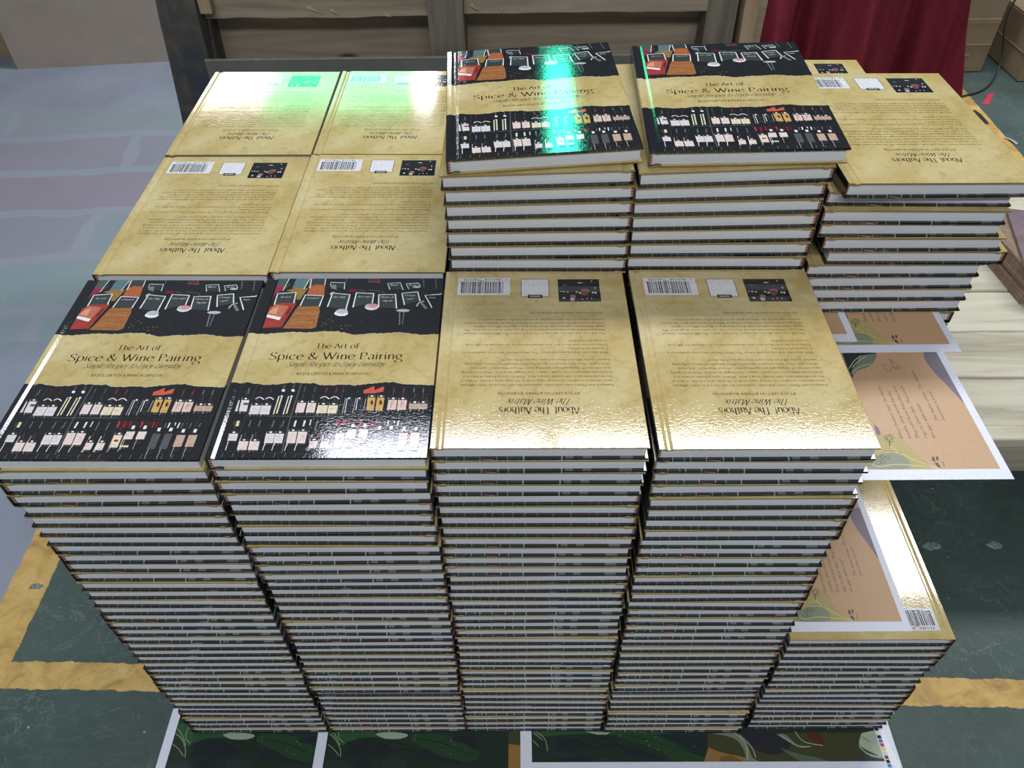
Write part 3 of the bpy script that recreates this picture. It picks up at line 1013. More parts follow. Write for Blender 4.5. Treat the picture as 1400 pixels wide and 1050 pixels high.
MEADOW_ART = '''
P|gmid||-30,18 -9,13 1,1 66,1 92,-11 58,-7 21,-8 -2,-19 -25,-3
P|gmid2||109,-1 162,-4 211,-25 213,-42 170,-42 144,-29 107,-13
P|rock||1,-15 28,-10 61,-16 77,-26 62,-38 5,-35 9,-24
P|rock||113,-33 133,-25 152,-36 181,-42 189,-48 147,-43 118,-40
P|rock||174,-9 191,-5 208,-11 211,-27 195,-18 173,-13
P|rock||21,-42 36,-39 49,-43 45,-53 24,-53
P|rock2||63,-42 85,-39 105,-44 102,-53 66,-53
P|rock2||-28,-43 2,-42 19,-53 -25,-53
P|pale||48,-2 61,1 90,0 101,-4 90,-9 64,-9
L|gline|0.9|-31,1 -17,-8 -6,-24 -3,-37
L|gline|0.9|-31,-15 -17,-24 -6,-35
L|gline|0.9|-28,8 -17,-3 -7,-19
L|gline|0.9|-11,11 -11,-6 -1,-15
L|blackl|0.7|30,-15 47,-9 73,-26 101,-26 115,-29
L|blackl|0.7|62,-22 79,-14 115,-27
L|blackl|0.7|113,-8 155,-16 185,-27 212,-34
P|pale||113,-5 113,-4 114,-5 114,-6
P|pale||113,-10 113,-9 114,-10 114,-11
P|pale||170,-13 171,-12 172,-13 171,-14
P|pale||155,-19 155,-19 156,-19 156,-20
P|pale||176,-18 176,-17 177,-18 177,-19
P|pale||157,-27 158,-26 158,-27 158,-28
P|pale||171,-33 171,-32 172,-33 171,-34
P|pale||194,-28 194,-27 195,-28 195,-29
'''
FOREST_ART = '''
P|gmid||550,1 753,1 769,-10 695,-5 619,-3 559,-7
P|gmid2||677,-3 750,-3 787,-25 826,-42 824,-53 776,-51 752,-30
P|rock||586,-12 614,-10 633,-16 633,-29 588,-28
P|rock||692,-29 712,-26 736,-34 755,-43 735,-41 697,-35
P|rock||750,-4 778,-3 827,-11 828,-25 797,-24 764,-12
P|rock||600,-38 618,-33 639,-39 631,-48 602,-46
P|rock2||573,-30 600,-33 622,-38 592,-39
P|rock2||642,-44 667,-39 686,-46 646,-48
P|pale||635,1 675,0 669,-4 654,-4
L|gline|0.9|555,1 569,-10 573,-29
L|gline|0.9|550,-12 559,-22
L|gline|0.9|551,0 559,-7 566,-12
L|blackl|0.7|614,-10 648,-25 678,-20 707,-27
L|blackl|0.7|644,-14 669,-10 693,-25
L|blackl|0.7|700,-4 744,-15 791,-29 827,-39
P|pale||688,-6 690,-5 690,-6 689,-7
P|pale||746,-8 748,-7 748,-8 747,-9
P|pale||753,-14 754,-13 755,-14 754,-14
P|pale||731,-14 733,-13 733,-14 732,-15
P|pale||734,-21 735,-20 736,-21 734,-22
P|pale||770,-23 771,-22 772,-23 771,-23
P|pale||747,-28 748,-27 749,-28 748,-29
P|pale||805,-23 806,-22 807,-23 806,-24
P|pale||789,-46 790,-45 791,-46 790,-47
P|moss||831,-3 1113,-2 1109,-56 823,-55
P|ochre||829,-24 847,-32 883,-40 888,-49 917,-51 926,-55 824,-55
P|ochre2||843,-39 861,-36 879,-45 872,-55 843,-55
P|night||883,-2 943,-2 960,-16 952,-28 932,-36 904,-29 889,-8
P|sage||837,-3 873,-2 881,-8 891,-23 895,-40 912,-49 926,-55 887,-55 884,-30 875,-13 857,-6
L|palegreen|1.0|875,-2 889,-20 886,-44
L|palegreen|1.0|881,-5 896,-23 900,-40
P|sage||940,-4 955,-5 969,-20 987,-23 977,-24 959,-17
P|rust||988,-4 1008,-3 1015,-17 1008,-22 993,-14
L|palegreen|0.9|971,0 982,-16 1010,-22
L|palegreen|0.9|947,-6 970,-23 990,-23
P|sage3||940,-25 970,-35 1002,-42 1018,-56 979,-55 965,-44
P|slate||1063,-35 1088,-35 1107,-50 1108,-56 1054,-56
P|mist||1077,-3 1115,0 1111,-41 1088,-35 1069,-23 1070,-14
P|pale||1067,-21 1078,-34 1110,-41 1111,-43 1081,-39 1067,-26
L|blackl|0.9|1076,-9 1086,-17
P|leafd||1105,-26 1115,-24 1111,-38 1108,-34
'''
PAL = {'glass': (46, 42, 44), 'glasshi': (96, 94, 96), 'blackg': (30, 32, 30), 'blackg2': (52, 58, 50), 'brass': (122, 104, 48), 'brown': (96, 58, 32), 'cream': (228, 224, 190), 'dkgreen': (72, 92, 82), 'dkred': (112, 30, 38), 'dkred2': (140, 44, 56),
 'ginger': (162, 106, 62), 'ginger2': (122, 74, 42), 'ginger3': (184, 132, 82), 'gold': (208, 168, 98), 'grey': (118, 122, 124), 'inkg': (166, 160, 160), 'label': (222, 218, 220), 'labelc': (232, 218, 190),
 'labelp': (232, 212, 208), 'labelp2': (226, 198, 188), 'labelt': (196, 168, 148), 'leaf': (104, 112, 62), 'leaf2': (72, 78, 66), 'ltgrey': (188, 190, 192), 'magenta': (150, 46, 74), 'olive': (150, 116, 66), 'olive2': (90, 80, 58),
 'orange': (176, 98, 58), 'pink': (216, 140, 140), 'pinkred': (202, 66, 90), 'red': (160, 60, 54), 'red2': (172, 58, 58), 'redor': (188, 116, 90), 'shelf': (88, 90, 94), 'shelf2': (58, 60, 64), 'slate': (58, 66, 68), 'slate2': (50, 58, 56),
 'slateblue': (92, 120, 128), 'tan': (150, 118, 84), 'tanred': (222, 156, 120), 'vermil': (208, 94, 70), 'white': (238, 238, 238), 'wine': (132, 60, 58),
 'lav': (122, 112, 124), 'night': (44, 44, 52), 'sage': (118, 128, 108), 'palegreen': (178, 190, 160), 'ink': (84, 74, 62), 'mauve': (118, 96, 118), 'olivet': (176, 160, 104), 'sage2': (134, 142, 116), 'olivel': (206, 196, 140),
 'gmid': (44, 84, 52), 'gmid2': (38, 68, 42), 'rock': (34, 42, 46), 'rock2': (46, 54, 54), 'pale': (150, 170, 150), 'gline': (140, 160, 120), 'blackl': (16, 22, 20), 'moss': (66, 68, 44), 'ochre': (148, 112, 62), 'ochre2': (116, 88, 52),
 'rust': (92, 42, 32), 'sage3': (86, 104, 84), 'mist': (172, 184, 160), 'leafd': (74, 88, 62)}
PAL = {k: rgb(*v) + (1,) for k, v in PAL.items()}
PARCH = (1, 1, 1, 0)
GOLD_EDGE_SHADE = rgb(150, 124, 76) + (1,)  # parchment darkened for its printed vignette and for shade on the board edges
RIM_SHADE = rgb(20, 22, 25) + (1,)  # dark print with the shade of the stack sides put into the colour
DARK = rgb(34, 37, 41) + (1,)  # lifted a little to hold the hazy reflection on the covers
INK = rgb(46, 34, 22) + (1,)
def parse(txt):
    out = []
    for r in txt.strip().splitlines():
        k, c, w, p = r.split('|')
        if k == 'X': continue
        out.append((k, PAL[c], float(w or 0), [tuple(float(t) / 1000 for t in q.split(',')) for q in p.split()]))
    return out
def area2(p):
    return sum(p[i][0] * p[(i + 1) % len(p)][1] - p[(i + 1) % len(p)][0] * p[i][1] for i in range(len(p)))
def ccw(p): return p if area2(p) > 0 else list(reversed(p))

# ---------------------------------------------------------------- the floor and the hall behind
mb = MB(); mb.box(-8, 9, -5, 9, -.1, 0)
tag(mb.build('floor', M['floor']), kind='structure')
mb = MB(); mb.box(-8, 9, 9, 9.15, 0, 6)
tag(mb.build('wall_back', M['wall']), kind='structure')

# ---------------------------------------------------------------- the hardcover book
W, D, T = .2195, .2850, .01938
WEDGE = .0006
BT = .0030          # front board thickness
BK = .0018          # back board with its thin turned edge
HX = .0148          # hinge strip beside the spine
def cloth_zone(y):  # colour of the wrapped front print at height y (0 = tail)
    return PARCH if .362 < y < .645 else DARK
TOP_TORN = [(-.004, .652), (.028, .647), (.091, .641), (.159, .646), (.194, .650), (.243, .652), (.292, .650), (.357, .651), (.414, .656), (.476, .653), (.5, .648), (.555, .635), (.644, .642), (.705, .641), (.766, .648), (.840, .643), (.910, .632), (1.0, .636)]
BOT_TORN = [(0, .374), (.046, .371), (.101, .364), (.159, .357), (.193, .352), (.24, .358), (.3, .364), (.34, .364), (.407, .362), (.453, .350), (.496, .350), (.559, .356), (.616, .351), (.646, .353), (.71, .362), (.753, .366), (.796, .366), (.884, .353), (.945, .353), (1.0, .350)]
def ragged(line, amp, seed):
    r = random.Random(seed); out = []
    for a, b in zip(line, line[1:]):
        for k in range(4):
            t = k / 4
            out.append((a[0] + (b[0] - a[0]) * t, a[1] + (b[1] - a[1]) * t + r.uniform(-amp, amp)))
    out.append(line[-1])
    return out

def board(mb, face_up, front):
    BT = globals()['BT'] if front else BK
    """one cover board, z 0..BT; front board carries the dark photographs at head and tail"""
    r = .0006
    ys = [0, .3635, .641, 1.0] if front else [0, 1.0]
    x0, x1 = HX, W
    prof = [(x0, 0), (x1 - r, 0), (x1, r), (x1, BT - r), (x1 - r, BT), (x0, BT)]
    V = []; 
    rows = []
    for i, y in enumerate(ys):
        rows.append([(x, y * D, z) for x, z in prof])
    for i in range(len(ys) - 1):
        c = cloth_zone((ys[i] + ys[i + 1]) / 2) if front else PARCH
        A, B = rows[i], rows[i + 1]
        for k in range(6):
            j = (k + 1) % 6
            mb.face([A[k], A[j], B[j], B[k]], (GOLD_EDGE_SHADE if c == PARCH else RIM_SHADE) if k in (1, 2, 3, 5) else c)
    for row, rev in ((rows[0], True), (rows[-1], False)):
        y = row[0][1]
        p = [(x, y, z) for x, _, z in row]
        mb.face(p if rev else list(reversed(p)), RIM_SHADE if front else GOLD_EDGE_SHADE)

def edge_art(mb, zt):
    """photograph wrapped round the head and tail edges of the front board (zt: board bottom)"""
    # head edge: chalk labels in the spice trays
    def strip(u0, u1, col, y, ny, zlo=0.0002, zhi=BT - .0002, sk=0.0):
        a, b = u0 * W, u1 * W
        yy = y + ny * .00012
        p = [(a, yy, zt + zlo), (b, yy, zt + zlo), (b + sk, yy, zt + zhi), (a + sk, yy, zt + zhi)]
        mb.face(p if ny < 0 else list(reversed(p)), col)
        q = [(a, y - ny * .0002, zt - .00012), (b, y - ny * .0002, zt - .00012), (b, y - ny * .0031, zt - .00012), (a, y - ny * .0031, zt - .00012)]
        mb.face(q if ny > 0 else list(reversed(q)), col)
    G1, G2, RD, WH, GY = rgb(46, 58, 55) + (1,), rgb(34, 42, 42) + (1,), rgb(58, 34, 34) + (1,), rgb(168, 172, 170) + (1,), rgb(104, 108, 108) + (1,)  # print colours darkened to include the shade between stacked books
    for u0, u1, c in ((.075, .128, G1), (.128, .155, G2), (.157, .225, G1), (.229, .300, RD), (.306, .350, G2), (.355, .425, G1)):
        strip(u0, u1, c, D, 1)
    for u in (.073, .126, .154, .227, .304, .353, .425, .60):
        strip(u, u + .006, WH, D, 1, .0001, BT - .0001)
    strip(.87, .93, GY, D, 1, .0009, .0016); strip(.62, .655, GY, D, 1, .0012, .0018); strip(.70, .74, GY, D, 1, .0018, .0023)
    a, b = .24 * W, .295 * W
    mb.face(list(reversed([(a, D + .0002, zt + .0003), (b, D + .0002, zt + .0016), (b, D + .0002, zt + .0024), (a, D + .0002, zt + .0009)])), WH)
    for k, u in enumerate((.09, .14, .2, .24, .33, .42, .5, .56, .62, .67, .72, .76, .81, .86, .91, .95)):
        strip(u, u + (.006 if k % 3 == 1 else .004), GY if k % 3 else rgb(120, 88, 80) + (1,), 0, -1, .0004, .0024)

def hinge_profile():
    t = .0013
    outer = [(HX + .0001, T - .0003), (.0120, T - .0014), (.0098, T - .0014), (.0064, T), (.0012, T), (0, T - .0012), (0, .0012), (.0012, 0), (.0064, 0), (.0098, .0014), (.0120, .0014), (HX + .0001, .0003)]
    inner = [(HX + .0001, .0003 + 1.6 * t), (.0118, .0019 + t), (.0085, .0019 + t), (.0030, t * 1.2), (t, t * 1.4), (t, T - t * 1.4), (.0030, T - t * 1.2), (.0085, T - .0019 - t), (.0118, T - .0019 - t), (HX + .0001, T - .0003 - 1.6 * t)]
    return outer, inner
def make_spine(mb):
    outer, inner = hinge_profile()
    no, ni = len(outer), len(inner)
    ys = [0, .3675, .6475, 1.0]
    for i in range(3):
        a, b = ys[i] * D, ys[i + 1] * D
        zone = cloth_zone((ys[i] + ys[i + 1]) / 2)
        for k in range(no - 1):
            c = zone if k <= 4 else (DARK if k in (5, 6) else PARCH)
            (xa, za), (xb, zb) = outer[k], outer[k + 1]
            mb.face([(xa, a, za), (xb, a, zb), (xb, b, zb), (xa, b, za)][::-1], c)
        for k in range(ni - 1):
            (xa, za), (xb, zb) = inner[k], inner[k + 1]
            mb.face([(xa, a, za), (xb, a, zb), (xb, b, zb), (xa, b, za)][::-1], DARK)
    ring = outer + inner
    # end caps as quads between the outer and inner line
    oi = [0, 1, 2, 3, 5, 6, 8, 9, 10, 11]
    ij = [9, 8, 7, 6, 5, 4, 3, 2, 1, 0]
    for y, rev in ((0, False), (D, True)):
        for k in range(len(oi) - 1):
            o_ = outer[oi[k]:oi[k + 1] + 1]
            p = [(x, y, z) for x, z in o_] + [(inner[ij[k + 1]][0], y, inner[ij[k + 1]][1]), (inner[ij[k]][0], y, inner[ij[k]][1])]
            mb.face(p if rev else p[::-1], DARK if k < 5 else GOLD_EDGE_SHADE)
    # title along the spine
    v, f = font_fit('SPICE & WINE PAIRING', .30 * D, .70 * D, 0, .004)
    mb.mesh_in([(-.00012, y, T / 2 + .002 - z) for y, z in v], [tuple(q) for q in f], rgb(70, 50, 30) + (1,))
    v, f = font_fit('LERTCH & ROBINSON', .03 * D, .20 * D, 0, .003)
    mb.mesh_in([(-.00012, y, T / 2 + .0015 - z) for y, z in v], [tuple(q) for q in f], rgb(206, 150, 128) + (1,))

def make_pages(mb):
    mb.box(.0032, W - .0032, .0031, D - .0031, BK, T - BT, (1, 1, 1, 1), 0, .0003)
def make_headband(mb, y):
    for k in range(8):
        z0 = BK + .0003 + k * (T - BK - BT - .0006) / 8; z1 = z0 + (T - BK - BT - .0006) / 8
        c = (rgb(136, 72, 58) if k % 2 else rgb(176, 152, 132)) + (1,)
        mb.box(.0016, .0040, y - .0006, y + .0006, z0, z1, c)

def front_print(mb):
    """everything printed on the front board"""
    z = [T + .00003]
    def up(): z[0] += .0000004; return z[0]
    def X(u): return max(u, (HX + .0004) / W) * W if u < .5 else min(u, .9985) * W
    def Y(v): return min(max(v, .0015), .9985) * D
    def poly(pts, col):
        p = ccw([(X(u), Y(v)) for u, v in pts]); h = up()
        mb.face([(x, y, h) for x, y in p], col)
    def strokes(quads, col):
        h = up()
        for q in quads:
            mb.face([(x, y, h) for x, y in ccw(list(q))], col)
    def clip(q): return all(x > HX + .0002 and x < W - .0002 and 0.0002 < y < D - .0002 for x, y in q)
    tt = ragged(TOP_TORN, .0028, 3); bb = ragged(BOT_TORN, .0028, 4)
    tt = [p for p in tt if p[0] > .07]; bb = [p for p in bb if p[0] > .07]
    for a, b in zip(tt, tt[1:]): poly([a, b, (b[0], .67), (a[0], .67)], DARK)
    for a, b in zip(bb, bb[1:]): poly([a, b, (b[0], .33), (a[0], .33)], DARK)
    # the parchment meets the seam of the board colours
    for a, b in zip(tt, tt[1:]): poly([(a[0], .634), (b[0], .634), (b[0], b[1] - .001), (a[0], a[1] - .001)], PARCH)
    for a, b in zip(bb, bb[1:]): poly([(a[0], a[1] + .001), (b[0], b[1] + .001), (b[0], .378), (a[0], .378)], PARCH)
    fr = rgb(196, 186, 150) + (1,)
    r = random.Random(9)
    for ln, s in ((tt, -1), (bb, 1)):
        for a, b in zip(ln, ln[1:]):
            if r.random() < .75:
                k = r.uniform(.002, .006) * s
                poly([(a[0], a[1] - k * .2), (b[0], b[1]), (b[0], b[1] + k), (a[0], a[1] + k * .6)], fr)
    for k, c, w, pts in parse(FRONT_ART):
        if max(p[0] for p in pts) < .08: continue
        if k == 'P': poly(pts, c)
        else:
            q = [list(t) for t in ribbon([(X(u), Y(v)) for u, v in pts], w * .00058)]
            strokes([t for t in q if clip(t)], c)
    # chalk words on the labels
    for word, u0, u1, v in (('Speed', .11, .17, .870), ('Cinnamon', .255, .325, .862), ('Gin Figg', .40, .47, .868), ('Kon vogel', .535, .61, .87), ('Melisse de', .66, .735, .866), ('Magellan', .675, .73, .842), ('Orange', .79, .85, .878), ('segel', .80, .845, .855), ('Tulsi', .925, .965, .862), ('Basil', .70, .75, .948), ('Rosen', .805, .85, .948)):
        vv, ff = font_fit(word, u0 * W, u1 * W, v * D, .0030, .5)
        mb.mesh_in([(x, y, z[0] + .00001) for x, y in vv], ff, rgb(206, 210, 210) + (1,))
    zz = z[0]; z[0] = T + .00005
    strokes(glyph_line('The Art of', .373 * W, .597 * W, .5550 * D, .0115), INK)
    strokes(glyph_line('Spice & Wine Pairing', .153 * W, .832 * W, .4925 * D, .0158), INK)
    q = glyph_line('Simple Recipes to Enjoy Everyday', .250 * W, .738 * W, .4525 * D, .0112, thick=.034, thin=.026)
    q = [[(x + .55 * (y - .453 * D), y) for x, y in t] for t in q]
    strokes(q, rgb(70, 54, 30) + (1,))
    vv, ff = font_fit('BY JOE LERTCH & MARK ROBINSON', .314 * W, .668 * W, .4060 * D, .0044)
    mb.mesh_in([(x, y, up()) for x, y in vv], ff, rgb(72, 58, 34) + (1,))

BACK_TEXT = [
 (.6890, ["Equipped with Mark's video and audio equipment the two set out to video different", "wine education scenarios. Covering topics such as 'How to open a bottle of wine in", "the woods without a cork screw,' using a stick; 'How to open a bottle of wine in a", "hotel room without a cork screw,' using a coat hanger; as well as, 'How to properly", "open a bottle of Champagne and sparkling wine'; 'Proper Glassware'; and many", "other topics. They soon turned to 'Quick Fix Wine Educational' videos, educating", "viewers on the different wines and wine regions of the world."], .02275, .131, .745),
 (.5110, ["With these fun and educational videos 'The Wine Matrix' was soon established as", "a channel on YouTube.", "Today you can view those fun, and educational videos, by scanning the QR code", "on your phone below."], .0222, .134, .742),
 (.3990, ["The QR code will take you directly to YouTube, and to The Wine Matrix Channel", "where you'll find these educational videos to help you learn more about wine. The", "funny, informative segments talk about what grapes grow in different regions", "throughout the world, what wine is made in different regions and gives the viewer", "a visual segment to the different grape growing and wine making countries."], .0208, .137, .738),
 (.2740, ["Cheers! Now have these thoughts along the way."], .02, .136, .40)]
def back_print(mb):
    """text side of the back board; seen from below (z = 0), so x runs backwards"""
    z = [-.00003]
    def place(q, col):
        mb.face([(W - x, y, z[0]) for x, y in reversed(ccw(list(q)))][::1], col)
    def flat(v, f, col):
        mb.mesh_in([(W - x, y, z[0]) for x, y in v], [tuple(t) for t in f], col)
    def rect(u0, u1, v0, v1, col):
        z[0] -= .000001; place([(u0 * W, v0 * D), (u1 * W, v0 * D), (u1 * W, v1 * D), (u0 * W, v1 * D)], col)
    ink = rgb(74, 60, 34) + (1,)
    for v0, lines, dv, u0, wd in BACK_TEXT:
        for i, t in enumerate(lines):
            s = .0030
            vv, ff = font_mesh(t)
            full = max(p[0] for p in vv)
            ref = max(p[0] for p in font_mesh(lines[0])[0])
            vv, ff = font_fit(t, u0 * W, (u0 + min(wd, wd * full / ref)) * W, (v0 - i * dv) * D, .0034)
            flat(vv, ff, ink)
    for q in glyph_line('About The Authors', .307 * W, .689 * W, .8060 * D, .0140, thick=.07): place(q, INK)
    for q in glyph_line('The Wine Matrix', .336 * W, .640 * W, .7640 * D, .0125, thick=.045, thin=.022): place([(x + .5 * (y - .764 * D), y) for x, y in q], INK)
    vv, ff = font_fit('BY JOE LERTCH & MARK ROBINSON', .30 * W, .693 * W, .7310 * D, .0038); flat(vv, ff, ink)
    wh = rgb(226, 226, 232) + (1,); bk = rgb(34, 34, 38) + (1,)
    rect(.634, .924, .045, .161, wh)
    r = random.Random(4); u = .672
    while u < .900:
        w = r.choice((.0024, .0024, .0046, .0068)); rect(u, u + w, .070 if abs(u - .786) > .012 else .062, .149, bk); u += w + r.choice((.0022, .0022, .0044, .006))
    for t, a, b in (('9', .650, .662), ('781968', .682, .775), ('745073', .800, .893)):
        vv, ff = font_fit(t, a * W, b * W, .0500 * D, .0040); flat(vv, ff, bk)
    rect(.419, .574, .052, .172, bk); rect(.422, .571, .0545, .1695, wh)
    rect(.457, .537, .160, .181, bk)
    rect(.468, .526, .168, .172, wh)
    # group photograph: dark bar with lamps and two people holding glasses
    a0, a1, b0, b1 = .139, .369, .055, .206
    rect(a0, a1, b0, b1, rgb(44, 48, 52) + (1,)); rect(a0, a1, .15, b1, rgb(34, 36, 42) + (1,))
    def blob(u, v, ru, rv, c, n=8):
        z[0] -= .000001; place([((u + ru * math.cos(k * 2 * math.pi / n)) * W, (v + rv * math.sin(k * 2 * math.pi / n)) * D) for k in range(n)], rgb(*c) + (1,))
    for u, v, ru, rv, c in ((.245, .080, .016, .0035, (196, 196, 196)), (.33, .096, .012, .004, (104, 108, 110)), (.18, .068, .004, .004, (200, 200, 204)), (.165, .115, .004, .006, (206, 206, 206)), (.22, .135, .026, .016, (138, 96, 90)), (.225, .150, .020, .018, (120, 74, 78)), (.29, .172, .018, .014, (142, 108, 102)), (.295, .190, .014, .012, (186, 180, 178)),
                          (.25, .148, .008, .005, (220, 220, 216)), (.268, .142, .006, .005, (214, 214, 210)), (.165, .147, .006, .007, (220, 220, 216)), (.180, .147, .005, .007, (214, 214, 210)), (.318, .142, .006, .004, (206, 206, 200)), (.338, .140, .006, .004, (206, 206, 200)), (.355, .138, .005, .003, (196, 196, 190)), (.34, .182, .008, .006, (200, 200, 196)), (.19, .186, .003, .006, (180, 180, 180)), (.215, .186, .003, .006, (180, 180, 180)), (.24, .19, .003, .006, (180, 180, 180))):
        blob(u, v, ru, rv, c)

def variant(kind):
    """F: face up, spine left; W: face down, spine right; S: face down, spine left"""
    def xf(p):
        x, y, z = p[0] - W / 2, p[1] - D / 2, p[2]
        s = -1
        if kind in 'WS': x, z, s = -x, T - z, 1
        if kind == 'S': x, y, s = -x, -y, -1
        return (x, y, z * (1 + s * WEDGE * x / (W * T)))
    return xf
BOOK = {}
for kind in 'FWS':
    xf = variant(kind)
    def mesh(name, fill, mat):
        mb = MB(); fill(mb)
        o = mb.build(name, mat, None, xf); me = o.data; bpy.data.objects.remove(o); return me
    def front(mb, art):
        t = MB(); board(t, True, True)
        mb.mesh_in([(x, y, z + T - BT) for x, y, z in t.v], t.f, None); mb.c = list(t.c)
        edge_art(mb, T - BT)
        if art: front_print(mb)
    def back(mb, art):
        board(mb, False, False)
        if art: back_print(mb)
    B = {'front': mesh('front_cover', lambda m: front(m, False), M['print']), 'back': mesh('back_cover', lambda m: back(m, False), M['print']),
         'spine': mesh('spine', make_spine, M['print']), 'pages': mesh('page_block', make_pages, M['pages']),
         'hb0': mesh('headband', lambda m: make_headband(m, .0027), M['attr']), 'hb1': mesh('headband', lambda m: make_headband(m, D - .0027), M['attr'])}
    if kind == 'F': B['front_art'] = mesh('front_cover', lambda m: front(m, True), M['print'])
    else: B['back_art'] = mesh('back_cover', lambda m: back(m, True), M['print'])
    BOOK[kind] = B

ORD = ['topmost', 'second', 'third', 'fourth', 'fifth', 'sixth', 'seventh', 'eighth', 'ninth', 'tenth', 'eleventh', 'twelfth', 'thirteenth', 'fourteenth', 'fifteenth', 'sixteenth', 'seventeenth', 'eighteenth', 'nineteenth', 'twentieth']
ORD += [t + '-' + o for t in ('twenty', 'thirty') for o in ('first', 'second', 'third', 'fourth', 'fifth', 'sixth', 'seventh', 'eighth', 'ninth')]
ORD.insert(29, 'thirtieth')
proto = {}
def add_book(kind, loc, rot, art, label, group):
    key = (kind, art)
    if key not in proto:
        B = BOOK[kind]; e = empty('hardcover_book')
        for nm, me in (('front_cover', B['front_art'] if art and kind == 'F' else B['front']), ('back_cover', B['back_art'] if art and kind != 'F' else B['back']), ('spine', B['spine']), ('page_block', B['pages'])):
            link(nm, me, e)
        pg = e.children[-1] if e.children else None
        for o in COL.objects:
            if o.parent is e and o.name.startswith('page_block'): pg = o
        link('headband', B['hb0'], pg); link('headband', B['hb1'], pg)
        proto[key] = e; r = e
    else:
        src = proto[key]; r = src.copy(); COL.objects.link(r)
        for ch in KIDS[key][0]:
            c = ch.copy(); COL.objects.link(c); c.parent = r
            if ch.name.startswith('page_block'):
                for gch in KIDS[key][1]:
                    d = gch.copy(); COL.objects.link(d); d.parent = c
    if key not in KIDS:
        ks = [o for o in COL.objects if o.parent is r]
        gs = [o for o in COL.objects if o.parent in ks]
        KIDS[key] = (ks, gs)
    r.location = loc; r.rotation_euler = rot
    tag(r, label, 'book', group)
    return r
KIDS = {}
hidden = MB()
def hidden_book(kind, loc, rot):
    Mx = Matrix.Translation(loc) @ Matrix.Rotation(rot[2], 4, 'Z') @ Matrix.Rotation(rot[1], 4, 'Y')
    t = MB()
    t.box(.004, W - .004, .0035, D - .0035, BT, T - BT, (1, 1, 1, 1), 1)
    t.box(HX, W, 0, D, 0, BK, PARCH, 0); t.box(HX, W, 0, D, T - BT, T, DARK, 0); t.box(0, .0016, 0, D, 0, T, DARK, 0); t.box(.0016, HX, 0, D, .0012, .0026, PARCH, 0); t.box(.0016, HX, 0, D, T - .0026, T - .0012, DARK, 0)
    xf = variant(kind)
    t.v = [tuple(Mx @ Vector(xf(p))) for p in t.v]
    n = len(hidden.v); hidden.v += t.v; hidden.f += [tuple(n + i for i in f) for f in t.f]; hidden.c += t.c; hidden.m += t.m

DY = .2893; PX = .2220
def stack(name, x, y, kinds, z0=.0011, visible_from=0, desc='', jit=1.0, seed=0, gaps=(16, 32), over=None, drift=(0, 0)):
    """kinds: bottom to top; books below visible_from go to the joined hidden rest"""
    r = random.Random(seed); h = z0; s = 0.0; n = len(kinds)
    gx = gy = 0; last = None
    for i, k in enumerate(kinds):
        if k != last: gx, gy = r.uniform(-.0015, .0015) * jit, r.uniform(-.0013, .0013) * jit; last = k
        if i in gaps: h += .0007
        jx, jy, ja = gx + r.uniform(-.0010, .0010) * jit, gy + r.uniform(-.0008, .0008) * jit, rad(r.uniform(-.35, .35)) * jit
        o = (over or {}).get(i - n, {})
        jx += o.get('x', 0) + drift[0] * i / n; jy += o.get('y', 0) + drift[1] * i / n; ja += rad(o.get('a', 0))
        s += o.get('tilt', 0); h += o.get('dz', 0)
        loc = (x + jx, y + jy, h + s * jx); rot = (0, -math.atan(s), ja)
        if i < visible_from: hidden_book(k, loc, rot)
        else:
            art = (i == n - 1) or o.get('art', False)
            d = n - 1 - i
            look = {'F': 'face-up hardcover with the spice and wine cover', 'W': 'face-down hardcover, spine right', 'S': 'face-down hardcover, spine left'}[k]
            if k == 'F' and d: look = 'face-up hardcover'
            pos = 'on top of' if d == 0 else ORD[d] + ' from top in'
            if d == 0 and k != 'F': look = 'face-down hardcover showing its gold back,'
            add_book(k, loc, rot, art, '%s %s%s the %s' % (look, '' if d == 0 else ', ' if not look.endswith(',') else '', pos, desc) if d == 0 else '%s, %s the %s' % (look, pos, desc), 'hardcover books in the ' + desc)
        h += T + .00002 + abs(o.get('after', 0)) * W / 2; s += (-WEDGE if k in 'FS' else WEDGE) / W + o.get('after', 0)
    return h
G9 = ''.join(('S' if j % 2 == 0 else 'W') * 4 for j in range(9))      # S first at the bottom, S on top
xc = [PX * (i + .5) for i in range(5)]
yc = [D / 2 + .0005 + DY * j for j in range(3)]
stack('a', xc[0] - .001, yc[0], G9[:-1] + 'F', desc='leftmost front stack', seed=1)
stack('b', xc[1], yc[0], G9[:-1] + 'F', desc='second front stack', seed=2)
stack('c', xc[2] - .002, yc[0] + .001, G9, drift=(0, .010), desc='third front stack', seed=3)
stack('d', xc[3] - .002, yc[0] + .000, G9, drift=(.005, .006), desc='fourth front stack', seed=4)
stack('e', xc[4] + .002, yc[0] + .002, G9[:16], desc='short right front stack', seed=5)
stack('f', xc[0], yc[1] + .003, G9, z0=.0045, visible_from=34, desc='leftmost middle-row stack', seed=6)
stack('g', xc[1], yc[1] + .003, G9, z0=.0055, visible_from=34, desc='second middle-row stack', seed=7)
stack('h', xc[0] + .002, yc[2] + .002, G9, z0=.0065, visible_from=34, desc='leftmost back-row stack', seed=8)
stack('i', xc[1] + .002, yc[2] + .002, G9, z0=.0055, visible_from=34, desc='second back-row stack', seed=9)
tl = .0030
ov = {k: {'after': tl} for k in range(-8, -1)}
ov[-1] = {'x': .001, 'y': .004, 'a': 3.0, 'dz': .001}
stack('j', xc[2] + .001, yc[1] + .005, G9 + 'WWWWWWWF', visible_from=36, desc='left tall stack', seed=10, over=ov)
ov = {k: {'after': tl} for k in range(-8, -1)}
